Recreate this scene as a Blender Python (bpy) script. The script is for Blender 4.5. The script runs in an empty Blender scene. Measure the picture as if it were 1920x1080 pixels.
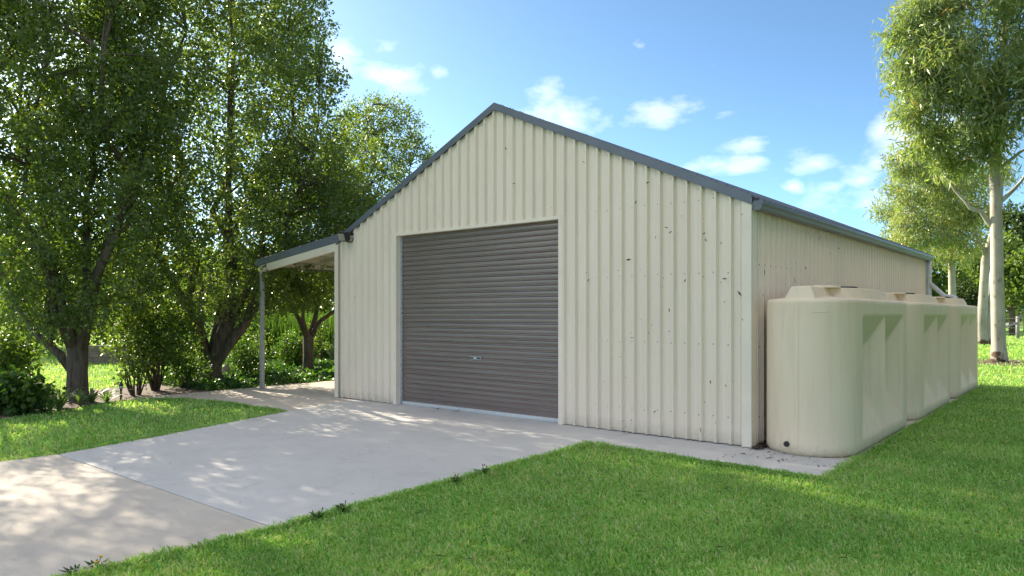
import bpy, bmesh, math, random
import numpy as np
from mathutils import Vector, noise as mnoise

R = math.radians
random.seed(11)
rng = np.random.default_rng(11)
scene = bpy.context.scene
COL = scene.collection

# ------------------------------------------------------------------ camera
F_PX, YAW, HOR = 1340.24, 0.6939, 588.45
CAM = (11.171, -8.295, 1.6)
cam_d = bpy.data.cameras.new('camera')
cam = bpy.data.objects.new('camera', cam_d)
COL.objects.link(cam)
cam.location = CAM
cam.rotation_euler = (math.pi / 2, 0, YAW)
cam_d.sensor_width = 36
cam_d.lens = 36 * F_PX / 1920
cam_d.shift_y = (HOR - 540) / 1920
cam_d.clip_start = 0.05
cam_d.clip_end = 3000
scene.camera = cam

# ------------------------------------------------------------------ light
SUN_AZ, SUN_EL = R(-86.0), R(25.0)          # from +Y towards +X
w = bpy.data.worlds.new('World')
scene.world = w
w.use_nodes = True
nt = w.node_tree
N, L = nt.nodes, nt.links
bg = N['Background']
bg.inputs[1].default_value = 0.15
sky = N.new('ShaderNodeTexSky')
sky.sky_type = 'NISHITA'
sky.sun_disc = False
sky.sun_elevation = SUN_EL
sky.sun_rotation = SUN_AZ
sky.air_density = 0.34
sky.dust_density = 0.35
sky.ozone_density = 1.8


def mth(op, a, b=None, c=None, clamp=False):
    n = N.new('ShaderNodeMath')
    n.operation = op
    n.use_clamp = clamp
    for i, v in enumerate((a, b, c)):
        if v is None:
            continue
        if isinstance(v, (int, float)):
            n.inputs[i].default_value = v
        else:
            L.new(v, n.inputs[i])
    return n.outputs[0]


# small fair-weather clouds by direction in the sky
tc = N.new('ShaderNodeTexCoord')
sx = N.new('ShaderNodeSeparateXYZ')
L.new(tc.outputs['Generated'], sx.inputs[0])
az = mth('ARCTAN2', sx.outputs[0], sx.outputs[1])
el = mth('ARCSINE', sx.outputs[2])
cmb = N.new('ShaderNodeCombineXYZ')
L.new(az, cmb.inputs[0])
L.new(mth('MULTIPLY', el, 2.1), cmb.inputs[1])
cn = N.new('ShaderNodeTexNoise')
cn.inputs['Scale'].default_value = 17
cn.inputs['Detail'].default_value = 7
cn.inputs['Roughness'].default_value = 0.58
L.new(cmb.outputs[0], cn.inputs['Vector'])
cn2 = N.new('ShaderNodeTexNoise')
cn2.inputs['Scale'].default_value = 4.5
cn2.inputs['Detail'].default_value = 6
L.new(cmb.outputs[0], cn2.inputs['Vector'])
# azimuth, elevation, half width, half height, strength
CLOUDS = [(-.852, .318, .052, .022, 1.0), (-.93, .338, .030, .034, .95), (-.799, .322, .014, .014, .8),
          (-.866, .350, .018, .018, .55), (-.5167, .353, .016, .008, .6), (-.4915, .267, .070, .020, 1.15),
          (-.429, .197, .050, .013, 1.0), (-.377, .196, .042, .013, 1.0), (-.377, .220, .038, .012, .75),
          (-.2918, .193, .036, .015, .9), (-.2393, .166, .030, .018, 1.0), (-.2200, .186, .016, .015, .9),
          (-.318, .163, .014, .010, .8), (-.273, .160, .030, .010, .7), (-.649, .270, .040, .010, .6),
          (-.405, .262, .022, .010, .5), (-.6, .27, .03, .01, .4),
          (-1.35, .24, .09, .03, .9), (-1.6, .42, .11, .04, .9), (.25, .20, .09, .03, 1.0), (.5, .33, .07, .025, .9),
          (1.1, .22, .12, .03, 1.0), (1.9, .28, .10, .03, .9), (2.6, .20, .14, .035, 1.0), (-2.2, .25, .12, .03, .9),
          (-2.8, .35, .09, .03, .9)]
acc = None
for a0, e0, wa, we, st in CLOUDS:
    da = mth('MULTIPLY', mth('SUBTRACT', az, a0), 1 / wa)
    de = mth('MULTIPLY', mth('SUBTRACT', el, e0), 1 / we)
    d2 = mth('ADD', mth('MULTIPLY', da, da), mth('MULTIPLY', de, de))
    b = mth('MULTIPLY', mth('SUBTRACT', 1.0, mth('SQRT', d2)), st)
    acc = b if acc is None else mth('MAXIMUM', acc, b)
acc = mth('MAXIMUM', acc, -0.6)
nv = mth('MULTIPLY', mth('SUBTRACT', cn.outputs[0], 0.5), 2.8)
dens = mth('ADD', mth('MULTIPLY', acc, 0.95), nv)
dens = mth('MULTIPLY', mth('SUBTRACT', dens, 0.05), 1.25, clamp=True)
thin = mth('MULTIPLY', mth('SUBTRACT', cn2.outputs[0], 0.60), 1.1, clamp=True)
low = mth('SUBTRACT', 1.0, mth('MULTIPLY', mth('ABSOLUTE', mth('SUBTRACT', el, 0.17)), 7.0), clamp=True)
dens = mth('MAXIMUM', mth('MULTIPLY', dens, 0.20), mth('MULTIPLY', mth('MULTIPLY', thin, low), 0.15))
# added noise cloud over the dome; its unseen part gives bright fill light
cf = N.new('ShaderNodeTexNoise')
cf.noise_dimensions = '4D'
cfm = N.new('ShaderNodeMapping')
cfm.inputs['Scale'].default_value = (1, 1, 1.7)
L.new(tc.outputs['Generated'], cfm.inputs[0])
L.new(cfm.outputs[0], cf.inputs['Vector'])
cf.inputs['W'].default_value = 64.39  # seed picked so the view stays mostly clear of the added cloud
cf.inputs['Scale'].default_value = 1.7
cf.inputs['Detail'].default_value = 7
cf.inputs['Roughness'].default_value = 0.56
fill_cloud = mth('MULTIPLY', mth('SUBTRACT', cf.outputs[0], 0.503), 7.0, clamp=True)
dens = mth('MAXIMUM', dens, mth('MULTIPLY', fill_cloud, 0.9))
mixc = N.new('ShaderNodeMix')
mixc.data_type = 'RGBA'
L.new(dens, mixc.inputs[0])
tint = N.new('ShaderNodeMix')          # camera white balance of the whole sky
tint.data_type = 'RGBA'
tint.blend_type = 'MULTIPLY'
tint.inputs[0].default_value = 1
L.new(sky.outputs[0], tint.inputs[6])
tint.inputs[7].default_value = (0.88, 1.05, 0.95, 1)
L.new(tint.outputs[2], mixc.inputs[6])
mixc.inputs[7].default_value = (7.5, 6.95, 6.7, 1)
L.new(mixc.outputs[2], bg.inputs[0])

sd = bpy.data.lights.new('sun', 'SUN')
sun = bpy.data.objects.new('sun', sd)
COL.objects.link(sun)
sd.energy = 5.0
sd.angle = R(0.53)
sd.color = (1.0, 0.87, 0.68)
S = Vector((math.cos(SUN_EL) * math.sin(SUN_AZ), math.cos(SUN_EL) * math.cos(SUN_AZ), math.sin(SUN_EL)))
sun.rotation_euler = S.to_track_quat('Z', 'Y').to_euler()
sun.location = (-40, 5, 25)

vs = scene.view_settings
vs.view_transform = 'Standard'
vs.look = 'None'
vs.gamma = 1
vs.use_curve_mapping = False
vs.exposure = 1.44
scene.cycles.max_bounces = 8
scene.cycles.diffuse_bounces = 4
scene.cycles.transparent_max_bounces = 4
scene.cycles.use_denoising = True

# ------------------------------------------------------------------ helpers


def px2w(x, y=None, Y=None, z=0.0):
    """photo pixel -> world point, on the ground or at depth Y"""
    if Y is None:
        Y = F_PX * (CAM[2] - z) / (y - HOR)
    X = (x - 960) / F_PX * Y
    zz = z if y is None else CAM[2] + (HOR - y) / F_PX * Y
    c, s = math.cos(YAW), math.sin(YAW)
    return Vector((CAM[0] + X * c - Y * s, CAM[1] + X * s + Y * c, zz))


def camspace(P):
    c, s = math.cos(YAW), math.sin(YAW)
    dx, dy = P[:, 0] - CAM[0], P[:, 1] - CAM[1]
    return dx * c + dy * s, -dx * s + dy * c


def tag(o, label=None, cat=None, group=None, kind=None):
    if label:
        o['label'] = label
    if cat:
        o['category'] = cat
    if group:
        o['group'] = group
    if kind:
        o['kind'] = kind
    return o


def link(name, me, parent=None, loc=None):
    o = bpy.data.objects.new(name, me)
    COL.objects.link(o)
    if loc is not None:
        o.location = loc
    if parent is not None:
        o.parent = parent
    return o


def empty(name, loc=(0, 0, 0), rz=0):
    o = bpy.data.objects.new(name, None)
    COL.objects.link(o)
    o.location = loc
    o.rotation_euler = (0, 0, rz)
    o.empty_display_size = 0.2
    return o


class MB:
    def __init__(self):
        self.v, self.f, self.sm = [], [], []

    def quad(self, *p):
        n = len(self.v)
        self.v += [tuple(q) for q in p]
        self.f.append(tuple(range(n, n + len(p))))
        self.sm.append(False)

    def box(self, x0, x1, y0, y1, z0, z1):
        n = len(self.v)
        self.v += [(x, y, z) for z in (z0, z1) for y in (y0, y1) for x in (x0, x1)]
        for q in ((0, 2, 3, 1), (4, 5, 7, 6), (0, 1, 5, 4), (2, 6, 7, 3), (0, 4, 6, 2), (1, 3, 7, 5)):
            self.f.append(tuple(n + i for i in q))
            self.sm.append(False)
        return self

    def prism(self, pts, d0, d1):
        """closed polygon pts at offset vectors d0, d1"""
        n = len(self.v)
        k = len(pts)
        d0, d1 = Vector(d0), Vector(d1)
        self.v += [tuple(Vector(p) + d0) for p in pts] + [tuple(Vector(p) + d1) for p in pts]
        self.f += [tuple(range(n + k - 1, n - 1, -1)), tuple(range(n + k, n + 2 * k))]
        self.sm += [False, False]
        for i in range(k):
            j = (i + 1) % k
            self.f.append((n + i, n + j, n + k + j, n + k + i))
            self.sm.append(False)
        return self

    def tube(self, pts, radii, seg=8, cap=True, wob=0.0):
        pts = [Vector(p) for p in pts]
        n0 = len(self.v)
        prev = None
        for i, p in enumerate(pts):
            t = (pts[min(i + 1, len(pts) - 1)] - pts[max(i - 1, 0)])
            if t.length < 1e-7:
                t = Vector((0, 0, 1))
            t.normalize()
            if prev is None:
                up = Vector((1, 0, 0)) if abs(t.x) < 0.9 else Vector((0, 1, 0))
                u = t.cross(up).normalized()
            else:
                u = (prev - t * prev.dot(t)).normalized()
            prev = u
            v = t.cross(u)
            r = radii[i] if hasattr(radii, '__len__') else radii
            for k in range(seg):
                a = 2 * math.pi * k / seg
                rr = r * (1 + wob * math.sin(3.1 * k + i * 1.7) * 0.5 + wob * random.uniform(-.5, .5))
                self.v.append(tuple(p + (u * math.cos(a) + v * math.sin(a)) * rr))
        for i in range(len(pts) - 1):
            for k in range(seg):
                a, b = n0 + i * seg + k, n0 + i * seg + (k + 1) % seg
                self.f.append((a, b, b + seg, a + seg))
                self.sm.append(True)
        if cap:
            self.f.append(tuple(n0 + k for k in range(seg - 1, -1, -1)))
            m = n0 + (len(pts) - 1) * seg
            self.f.append(tuple(m + k for k in range(seg)))
            self.sm += [False, False]
        return self

    def build(self, name, mat, parent=None, bevel=0.0, loc=None):
        me = bpy.data.meshes.new(name)
        me.from_pydata(self.v, [], self.f)
        me.polygons.foreach_set('use_smooth', self.sm)
        me.materials.append(mat)
        me.update()
        o = link(name, me, parent, loc)
        if bevel:
            m = o.modifiers.new('bevel', 'BEVEL')
            m.width = bevel
            m.segments = 2
            m.limit_method = 'ANGLE'
            m.angle_limit = R(40)
        return o


def np_mesh(name, V, nper, mat, rnd=None, smooth=False):
    """V (n*nper,3) -> n separate polygons with nper corners, with per-face random value"""
    me = bpy.data.meshes.new(name)
    nv = len(V)
    nf = nv // nper
    me.vertices.add(nv)
    me.vertices.foreach_set('co', np.ascontiguousarray(V, dtype=np.float32).ravel())
    me.loops.add(nv)
    me.loops.foreach_set('vertex_index', np.arange(nv, dtype=np.int32))
    me.polygons.add(nf)
    me.polygons.foreach_set('loop_start', np.arange(0, nv, nper, dtype=np.int32))
    if rnd is not None:
        at = me.attributes.new('rnd', 'FLOAT', 'FACE')
        at.data.foreach_set('value', np.ascontiguousarray(rnd, dtype=np.float32))
    me.materials.append(mat)
    me.update(calc_edges=True)
    me.validate()
    return me


# ------------------------------------------------------------------ materials
class Mat:
    def __init__(self, name):
        self.m = bpy.data.materials.new(name)
        self.m.use_nodes = True
        self.t = self.m.node_tree
        self.p = self.t.nodes['Principled BSDF']
        self.out = self.t.nodes['Material Output']

    def n(self, typ, **k):
        x = self.t.nodes.new(typ)
        for a, b in k.items():
            setattr(x, a, b)
        return x

    def l(self, a, b):
        self.t.links.new(a, b)

    def coords(self, scale=(1, 1, 1), obj=False):
        g = self.n('ShaderNodeNewGeometry') if not obj else self.n('ShaderNodeTexCoord')
        mp = self.n('ShaderNodeMapping')
        mp.inputs['Scale'].default_value = scale
        self.l(g.outputs['Position' if not obj else 'Object'], mp.inputs[0])
        return mp.outputs[0]

    def noise(self, scale, detail=4, rough=.55, vec=None, dist=0.0):
        x = self.n('ShaderNodeTexNoise')
        x.inputs['Scale'].default_value = scale
        x.inputs['Detail'].default_value = detail
        x.inputs['Roughness'].default_value = rough
        x.inputs['Distortion'].default_value = dist
        self.l(vec if vec is not None else self.coords(), x.inputs['Vector'])
        return x.outputs[0]

    def ramp(self, fac, stops):
        x = self.n('ShaderNodeValToRGB')
        e = x.color_ramp.elements
        while len(e) < len(stops):
            e.new(0.5)
        for i, (p, c) in enumerate(stops):
            e[i].position = p
            e[i].color = (*c, 1) if len(c) == 3 else c
        self.l(fac, x.inputs[0])
        return x.outputs[0]

    def mix(self, fac, a, b, mode='MIX'):
        x = self.n('ShaderNodeMix')
        x.data_type = 'RGBA'
        x.blend_type = mode
        for s, v in ((0, fac), (6, a), (7, b)):
            if isinstance(v, (int, float)):
                x.inputs[s].default_value = v
            elif isinstance(v, tuple):
                x.inputs[s].default_value = (*v, 1)
            else:
                self.l(v, x.inputs[s])
        return x.outputs[2]

    def bump(self, h, strength=.3, dist=.01):
        x = self.n('ShaderNodeBump')
        x.inputs['Strength'].default_value = strength
        x.inputs['Distance'].default_value = dist
        self.l(h, x.inputs['Height'])
        self.l(x.outputs[0], self.p.inputs['Normal'])

    def base(self, c):
        if isinstance(c, tuple):
            self.p.inputs['Base Color'].default_value = (*c, 1)
        else:
            self.l(c, self.p.inputs['Base Color'])
        return self

    def set(self, rough=.5, metal=0.0, spec=.5):
        self.p.inputs['Roughness'].default_value = rough
        self.p.inputs['Metallic'].default_value = metal
        self.p.inputs['Specular IOR Level'].default_value = spec
        return self


def plain(name, c, rough=.5, metal=0.0, spec=.5, var=.12, scale=6.0, bump=0.0, bscale=60, stretch=(1, 1, 1)):
    m = Mat(name).set(rough, metal, spec)
    nz = m.noise(scale, 5, .6, m.coords(stretch))
    d = tuple(x * (1 - var) for x in c)
    e = tuple(min(1, x * (1 + var)) for x in c)
    m.base(m.ramp(nz, [(.3, d), (.7, e)]))
    if bump:
        m.bump(m.noise(bscale, 3), bump, .004)
    return m.m


# painted steel cladding, cream
m = Mat('cream_steel').set(.42, 0, .45)
n1 = m.noise(1.1, 4, .6, m.coords((1, 1, .35)))
n2 = m.noise(9, 5, .65, m.coords((3.0, 3.0, .25)))
c = m.ramp(n1, [(.3, (.825, .71, .57)), (.7, (.87, .76, .62))])
c = m.mix(m.ramp(n2, [(.52, (0, 0, 0)), (.8, (.28, .28, .28))]), c, (.58, .53, .40))
sp = m.n('ShaderNodeTexVoronoi')
sp.inputs['Scale'].default_value = 9
m.l(m.coords((1, 1, .75)), sp.inputs['Vector'])
sepc = m.n('ShaderNodeSeparateColor')
m.l(sp.outputs['Color'], sepc.inputs[0])
rare = m.n('ShaderNodeMath', operation='LESS_THAN')
rare.inputs[1].default_value = .22
m.l(sepc.outputs[0], rare.inputs[0])
dot = m.n('ShaderNodeMath', operation='LESS_THAN')
dot.inputs[1].default_value = .055
m.l(sp.outputs['Distance'], dot.inputs[0])
both = m.n('ShaderNodeMath', operation='MULTIPLY')
m.l(rare.outputs[0], both.inputs[0])
m.l(dot.outputs[0], both.inputs[1])
c = m.mix(both.outputs[0], c, (.28, .22, .13))
# rain splash near the slab
sz = m.n('ShaderNodeSeparateXYZ')
m.l(m.coords(), sz.inputs[0])
lowz = m.n('ShaderNodeMapRange')
lowz.inputs['From Min'].default_value = .28
lowz.inputs['From Max'].default_value = .0
m.l(sz.outputs[2], lowz.inputs[0])
ln = m.n('ShaderNodeMath', operation='MULTIPLY')
m.l(lowz.outputs[0], ln.inputs[0])
m.l(m.noise(24, 5, .7), ln.inputs[1])
c = m.mix(m.ramp(ln.outputs[0], [(.12, (0, 0, 0)), (.7, (.6, .6, .6))]), c, (.33, .27, .18))
m.base(c)
m.bump(m.noise(3.5, 2, .5, m.coords((1, 1, .3))), .25, .02)
CREAM = m.m
FLASH = plain('cream_flashing', (.845, .74, .60), .4, var=.05, scale=3)
SLATE = plain('slate_steel', (.135, .155, .185), .38, 0, .5, var=.10, scale=3)
m = Mat('door_steel').set(.27, .3, .5)
c = m.ramp(m.noise(2.0, 5, .6, m.coords((.35, 1, 6))), [(.3, (.225, .178, .160)), (.7, (.29, .232, .210))])
m.base(c)
m.bump(m.noise(2.2, 2, .5, m.coords((1, 1, 1.5))), .25, .02)
DOOR = m.m
ALU = plain('aluminium', (.72, .74, .76), .35, .7, var=.06, scale=12)
GALV = plain('galvanised_post', (.42, .43, .44), .45, .45, var=.12, scale=14)
DARK = plain('dark_rubber', (.02, .02, .022), .6, var=.2)
PVC = plain('grey_pvc', (.62, .63, .64), .35, var=.06)
GLASS = plain('lamp_glass', (.45, .42, .36), .08, .2, .8, var=.1, scale=30)
BLACKP = plain('black_housing', (.018, .018, .02), .4, var=.1)
SCREW = plain('screw_heads', (.26, .24, .19), .5, .2, var=.2, scale=40)
DEBRIS = plain('dead_leaf_bits', (.07, .05, .03), .9, var=.4, scale=40)
UNDER = plain('roof_underside', (.52, .50, .42), .5, var=.1, scale=2)

# tank polyethylene
m = Mat('tank_poly').set(.6, 0, .35)
c = m.ramp(m.noise(1.3, 5, .6), [(.3, (.80, .655, .47)), (.7, (.86, .715, .53))])
sz = m.n('ShaderNodeSeparateXYZ')
m.l(m.coords(), sz.inputs[0])
lowz = m.n('ShaderNodeMapRange')
lowz.inputs['From Min'].default_value = .22
lowz.inputs['From Max'].default_value = .02
m.l(sz.outputs[2], lowz.inputs[0])
ln = m.n('ShaderNodeMath', operation='MULTIPLY')
m.l(lowz.outputs[0], ln.inputs[0])
m.l(m.noise(14, 5, .7), ln.inputs[1])
c = m.mix(m.ramp(ln.outputs[0], [(.15, (0, 0, 0)), (.7, (.7, .7, .7))]), c, (.30, .24, .15))
c = m.mix(m.ramp(m.noise(60, 3, .7), [(.68, (0, 0, 0)), (.78, (.3, .3, .3))]), c, (.42, .37, .25))
c = m.mix(m.ramp(m.noise(5, 5, .65, m.coords((2.2, 2.2, .18))), [(.50, (0, 0, 0)), (.75, (.30, .30, .30))]), c, (.50, .42, .28))
m.base(c)
m.bump(m.noise(180, 2), .10, .002)
TANK = m.m


def concrete(name, lo, hi, tint):
    m = Mat(name).set(.85, 0, .25)
    c = m.ramp(m.noise(.7, 6, .62), [(.3, lo), (.7, hi)])
    c = m.mix(m.ramp(m.noise(7, 6, .7, m.coords((.4, 1.5, 1))), [(.45, (0, 0, 0)), (.75, (.45, .45, .45))]), c, tint)
    c = m.mix(m.ramp(m.noise(130, 3, .7), [(.60, (0, 0, 0)), (.75, (.35, .35, .35))]), c, tuple(x * .55 for x in lo))
    c = m.mix(m.ramp(m.noise(2.4, 7, .72, None, .6), [(.52, (0, 0, 0)), (.70, (.40, .40, .40))]), c, tuple(x * .72 for x in lo))
    vo = m.n('ShaderNodeTexVoronoi')
    vo.inputs['Scale'].default_value = 1.7
    m.l(m.coords(), vo.inputs['Vector'])
    c = m.mix(m.ramp(vo.outputs['Distance'], [(.012, (.55, .55, .55)), (.035, (0, 0, 0))]), c, tuple(x * .4 for x in lo))
    m.base(c)
    a = m.noise(26, 4, .6, m.coords((.35, 1.6, 1)))
    m.bump(a, .16, .006)
    return m.m


CONC_NEW = concrete('concrete_grey', (.525, .52, .505), (.605, .595, .575), (.475, .465, .45))
CONC_OLD = concrete('concrete_beige', (.50, .455, .395), (.585, .535, .465), (.43, .39, .335))
CONC_SIDE = concrete('concrete_tank_pad', (.52, .50, .47), (.60, .575, .535), (.44, .41, .36))  # slightly warmer, darker concrete for the tank pad

# lawn soil / far grass
m = Mat('lawn_ground').set(.95, 0, .1)
c = m.ramp(m.noise(.35, 5, .6), [(.3, (.14, .25, .06)), (.7, (.19, .30, .08))])
c = m.mix(m.ramp(m.noise(38, 4, .75), [(.35, (.6, .6, .6)), (.62, (0, 0, 0))]), c, (.11, .19, .04))
c = m.mix(m.ramp(m.noise(2.3, 6, .7), [(.58, (0, 0, 0)), (.75, (.5, .5, .5))]), c, (.17, .17, .06))
m.base(c)
m.bump(m.noise(45, 4, .7), .6, .03)
LAWN = m.m
SOIL = plain('mulch_soil', (.10, .07, .045), .95, var=.4, scale=18, bump=.8, bscale=30)


def foliage(name, cols, trans=.45, tcol=(1.35, 1.5, .55), rough=.45, spec=.35, patch=0.6):
    """leaf: reflecting face plus light passing through"""
    m = Mat(name)
    at = m.n('ShaderNodeAttribute', attribute_name='rnd')
    k = len(cols)
    c = m.ramp(at.outputs['Fac'], [(i / max(1, k - 1), x) for i, x in enumerate(cols)])
    pz = m.ramp(m.noise(patch, 3, .6), [(.3, (.78, .82, .8)), (.7, (1.18, 1.12, 1.1))])
    c = m.mix(1.0, c, pz, 'MULTIPLY')
    m.base(c).set(rough, 0, spec)
    tr = m.n('ShaderNodeBsdfTranslucent')
    tc2 = m.mix(1.0, c, tcol, 'MULTIPLY')
    m.l(tc2, tr.inputs[0])
    ms = m.n('ShaderNodeMixShader')
    ms.inputs[0].default_value = trans
    m.l(m.p.outputs[0], ms.inputs[1])
    m.l(tr.outputs[0], ms.inputs[2])
    m.l(ms.outputs[0], m.out.inputs[0])
    return m.m


PEAR = foliage('pear_leaf', [(.06, .10, .04), (.09, .145, .05), (.12, .178, .058), (.18, .22, .06)], .47, (2.3, 2.25, .55), .36, .5)
GUM = foliage('gum_leaf', [(.14, .205, .085), (.21, .285, .12), (.285, .36, .15), (.36, .355, .16), (.44, .28, .10)], .40, (1.4, 1.5, .55), .35, .5)
BUSH = foliage('shrub_leaf', [(.03, .07, .018), (.06, .12, .025), (.10, .17, .03)], .45, (1.7, 1.8, .6))
BUSHL = foliage('light_shrub_leaf', [(.07, .12, .03), (.12, .19, .04), (.17, .22, .05)], .45, (1.5, 1.6, .6))
FAR = foliage('far_leaf', [(.035, .065, .025), (.06, .10, .03), (.09, .13, .04)], .35, (1.4, 1.5, .6), patch=.15)
STRAP = foliage('strap_leaf', [(.16, .25, .09), (.28, .36, .15), (.42, .45, .26)], .4, (1.3, 1.4, .6))
GRASS = foliage('grass_blade', [(.13, .33, .07), (.245, .52, .125), (.34, .63, .19), (.53, .68, .33), (.68, .67, .46)], .45,
                (1.45, 1.25, .6), .55, .2, patch=.9)
COVER = foliage('ground_cover_leaf', [(.03, .085, .02), (.06, .14, .03), (.10, .19, .04)], .4, (1.5, 1.6, .6))
PETAL = foliage('yellow_petal', [(.75, .50, .02), (.80, .58, .03)], .3, (1, 1, 1))
PALELEAF = foliage('pale_leaf', [(.35, .40, .26), (.5, .52, .38)], .35, (1.1, 1.2, .8))


def bark(name, lo, hi, scale=14, stretch=(1, 1, .25), b=.7):
    m = Mat(name).set(.9, 0, .2)
    nz = m.noise(scale, 6, .65, m.coords(stretch))
    m.base(m.ramp(nz, [(.3, lo), (.7, hi)]))
    m.bump(nz, b, .03)
    return m.m


BARK = bark('pear_bark', (.06, .045, .032), (.19, .15, .11))
TWIG = bark('twig_bark', (.05, .04, .025), (.13, .10, .06))
m = Mat('gum_bark').set(.75, 0, .25)
c = m.ramp(m.noise(1.6, 5, .65, m.coords((1, 1, .45))), [(.3, (.29, .255, .21)), (.55, (.42, .39, .34)), (.75, (.50, .475, .43))])
c = m.mix(m.ramp(m.noise(6.5, 4, .6, m.coords((1.3, 1.3, .55))), [(.60, (0, 0, 0)), (.68, (.8, .8, .8))]), c, (.20, .16, .12))
sz = m.n('ShaderNodeSeparateXYZ')
m.l(m.coords(), sz.inputs[0])
bz = m.n('ShaderNodeMapRange')
bz.inputs['From Min'].default_value = .9
bz.inputs['From Max'].default_value = .0
m.l(sz.outputs[2], bz.inputs[0])
bm_ = m.n('ShaderNodeMath', operation='MULTIPLY')
m.l(bz.outputs[0], bm_.inputs[0])
m.l(m.noise(4, 4, .6), bm_.inputs[1])
c = m.mix(m.ramp(bm_.outputs[0], [(.33, (0, 0, 0)), (.40, (1, 1, 1))]), c, (.10, .06, .035))
m.base(c)
m.bump(m.noise(9, 5, .6, m.coords((1, 1, .5))), .35, .02)
GUMBARK = m.m
STONE = plain('pale_stone', (.38, .36, .31), .9, var=.3, scale=9, bump=.6, bscale=24)
TIMBER = plain('weathered_timber', (.30, .29, .27), .9, var=.25, scale=8, bump=.4, bscale=30, stretch=(4, 4, .6))
BLOCK = plain('retaining_block', (.20, .16, .13), .95, var=.3, scale=12, bump=.5)
SHUT = plain('pale_painted_wood', (.6, .6, .58), .6, var=.1)

# ------------------------------------------------------------------ ground and paving
GZ = 0.0
g = MB()
g.quad((-900, -900, GZ), (900, -900, GZ), (900, 900, GZ), (-900, 900, GZ))
tag(g.build('ground', LAWN), kind='structure')


def slab(name, poly, mat, z0=-.10, z1=.025):
    mb = MB()
    mb.prism([(x, y, 0) for x, y in poly], (0, 0, z0), (0, 0, z1))
    o = mb.build(name, mat, bevel=.006)
    return tag(o, kind='structure')


def wob(p, q, n, amp, seed):
    out = []
    for i in range(n):
        t = i / n
        x, y = p[0] + (q[0] - p[0]) * t, p[1] + (q[1] - p[1]) * t
        k = mnoise.noise(Vector((x * 1.7, y * 1.7, seed))) * amp if 0 < i else 0
        out.append((x + k * (q[1] - p[1]) / max(.1, math.dist(p, q)), y - k * (q[0] - p[0]) / max(.1, math.dist(p, q))))
    return out


J = -5.34
slab('driveway', [(1.6, -18), (6.42, -18), (6.42, J - .034), (2.11, J - .049)][::1], CONC_OLD)
slab('concrete_apron', [(2.11, J - .035), (6.42, J - .02), (6.33, -1.05), (6.30, .12), (.46, .12), (.98, -1.75), (1.74, -4.09)], CONC_NEW)
slab('carport_slab', [(.965, -1.76), (.445, .12), (.1, .12), (.1, 11), (-3.0, 11), (-2.92, -.3), (-2.86, -2.6), (-2.5, -2.57), (-2.1, -2.02),
                      (-.83, -1.74)], CONC_OLD, z1=.021)
JOINT = plain('joint_filler', (.10, .085, .07), .9, var=.3)
slab('expansion_joint', [(2.0, J - .13), (6.40, J - .10), (6.40, J + .02), (2.0, J + .02)], JOINT, z1=.013)
slab('expansion_joint', [(.93, -1.80), (1.0, -1.74), (.48, .1), (.42, .1)], JOINT, z1=.013)
slab('expansion_joint', [(6.285, -1.0), (6.325, -1.0), (6.325, .1), (6.285, .1)], JOINT, z1=.013)
slab('path', [(6.315, -1.02), (7.4, -1.0), (8.3, -1.0), (9.08, -1.12), (9.06, -.12), (7.9, .05), (6.315, .12)], CONC_NEW, z1=.022)
slab('tank_pad', [(7.85, .06), (9.07, -.11), (9.07, 10.35), (7.85, 10.35)], CONC_SIDE, z1=.019)
slab('garden_bed', [(-2.72, -2.85), (-2.66, -.2), (-2.8, 9), (-8.5, 9), (-7.5, 3), (-5.6, -1), (-4.6, -3.4), (-3.9, -6), (-4.2, -9),
                    (-1.55, -9), (-1.5, -5.2), (-1.95, -4.25)], SOIL, z1=.012)
mb = MB()
q = px2w(1874, 680)
mb.prism([(q.x + math.cos(a) * 1.5 * random.uniform(.7, 1.25), q.y + math.sin(a) * 1.6 * random.uniform(.7, 1.25), 0) for a in
          [k * math.pi / 9 for k in range(18)]], (0, 0, -.05), (0, 0, .008))
tag(mb.build('mulch_patch', SOIL), kind='structure')

# ------------------------------------------------------------------ shed
W, D, EH, AH = 7.92, 10.63, 2.93, 4.745
DX0, DX1, DH = 1.70, 5.17, 2.96
SL = (AH - EH) / (W / 2)
shed = empty('shed', (W / 2, 0, 0))
tag(shed, 'cream ribbed steel shed with grey roller door and open lean-to carport', 'shed')


def sp_(o):
    """parent to the shed keeping world coordinates"""
    o.parent = shed
    o.location = Vector(o.location) - shed.location
    return o


PITCH = W / 42
RD, FL, TOP = .050, .015, .026


def profile(x0, x1, phase=0.0):
    """(coordinate, depth) of ribbed sheet between x0 and x1"""
    pts = []
    k = math.floor((x0 - phase) / PITCH) - 1
    while k * PITCH + phase < x1 + PITCH:
        b = k * PITCH + phase
        pan = PITCH - 2 * FL - TOP
        for u, d in ((0, 0), (pan * .33, 0), (pan * .36, .003), (pan * .40, 0), (pan * .60, 0), (pan * .64, .003), (pan * .67, 0),
                     (pan, 0), (pan + FL, RD), (pan + FL + TOP, RD)):
            pts.append((b + u, d))
        k += 1
    out = []
    for (a, da), (b, db) in zip(pts, pts[1:]):
        if b <= x0 or a >= x1:
            continue
        if a < x0:
            da = da + (db - da) * (x0 - a) / (b - a)
            a = x0
        if not out:
            out.append((a, da))
        if b > x1:
            db = da + (db - da) * (x1 - a) / (b - a)
            b = x1
        out.append((b, db))
    return out


def ztop(x):
    return EH + SL * (W / 2 - abs(x - W / 2))


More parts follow.
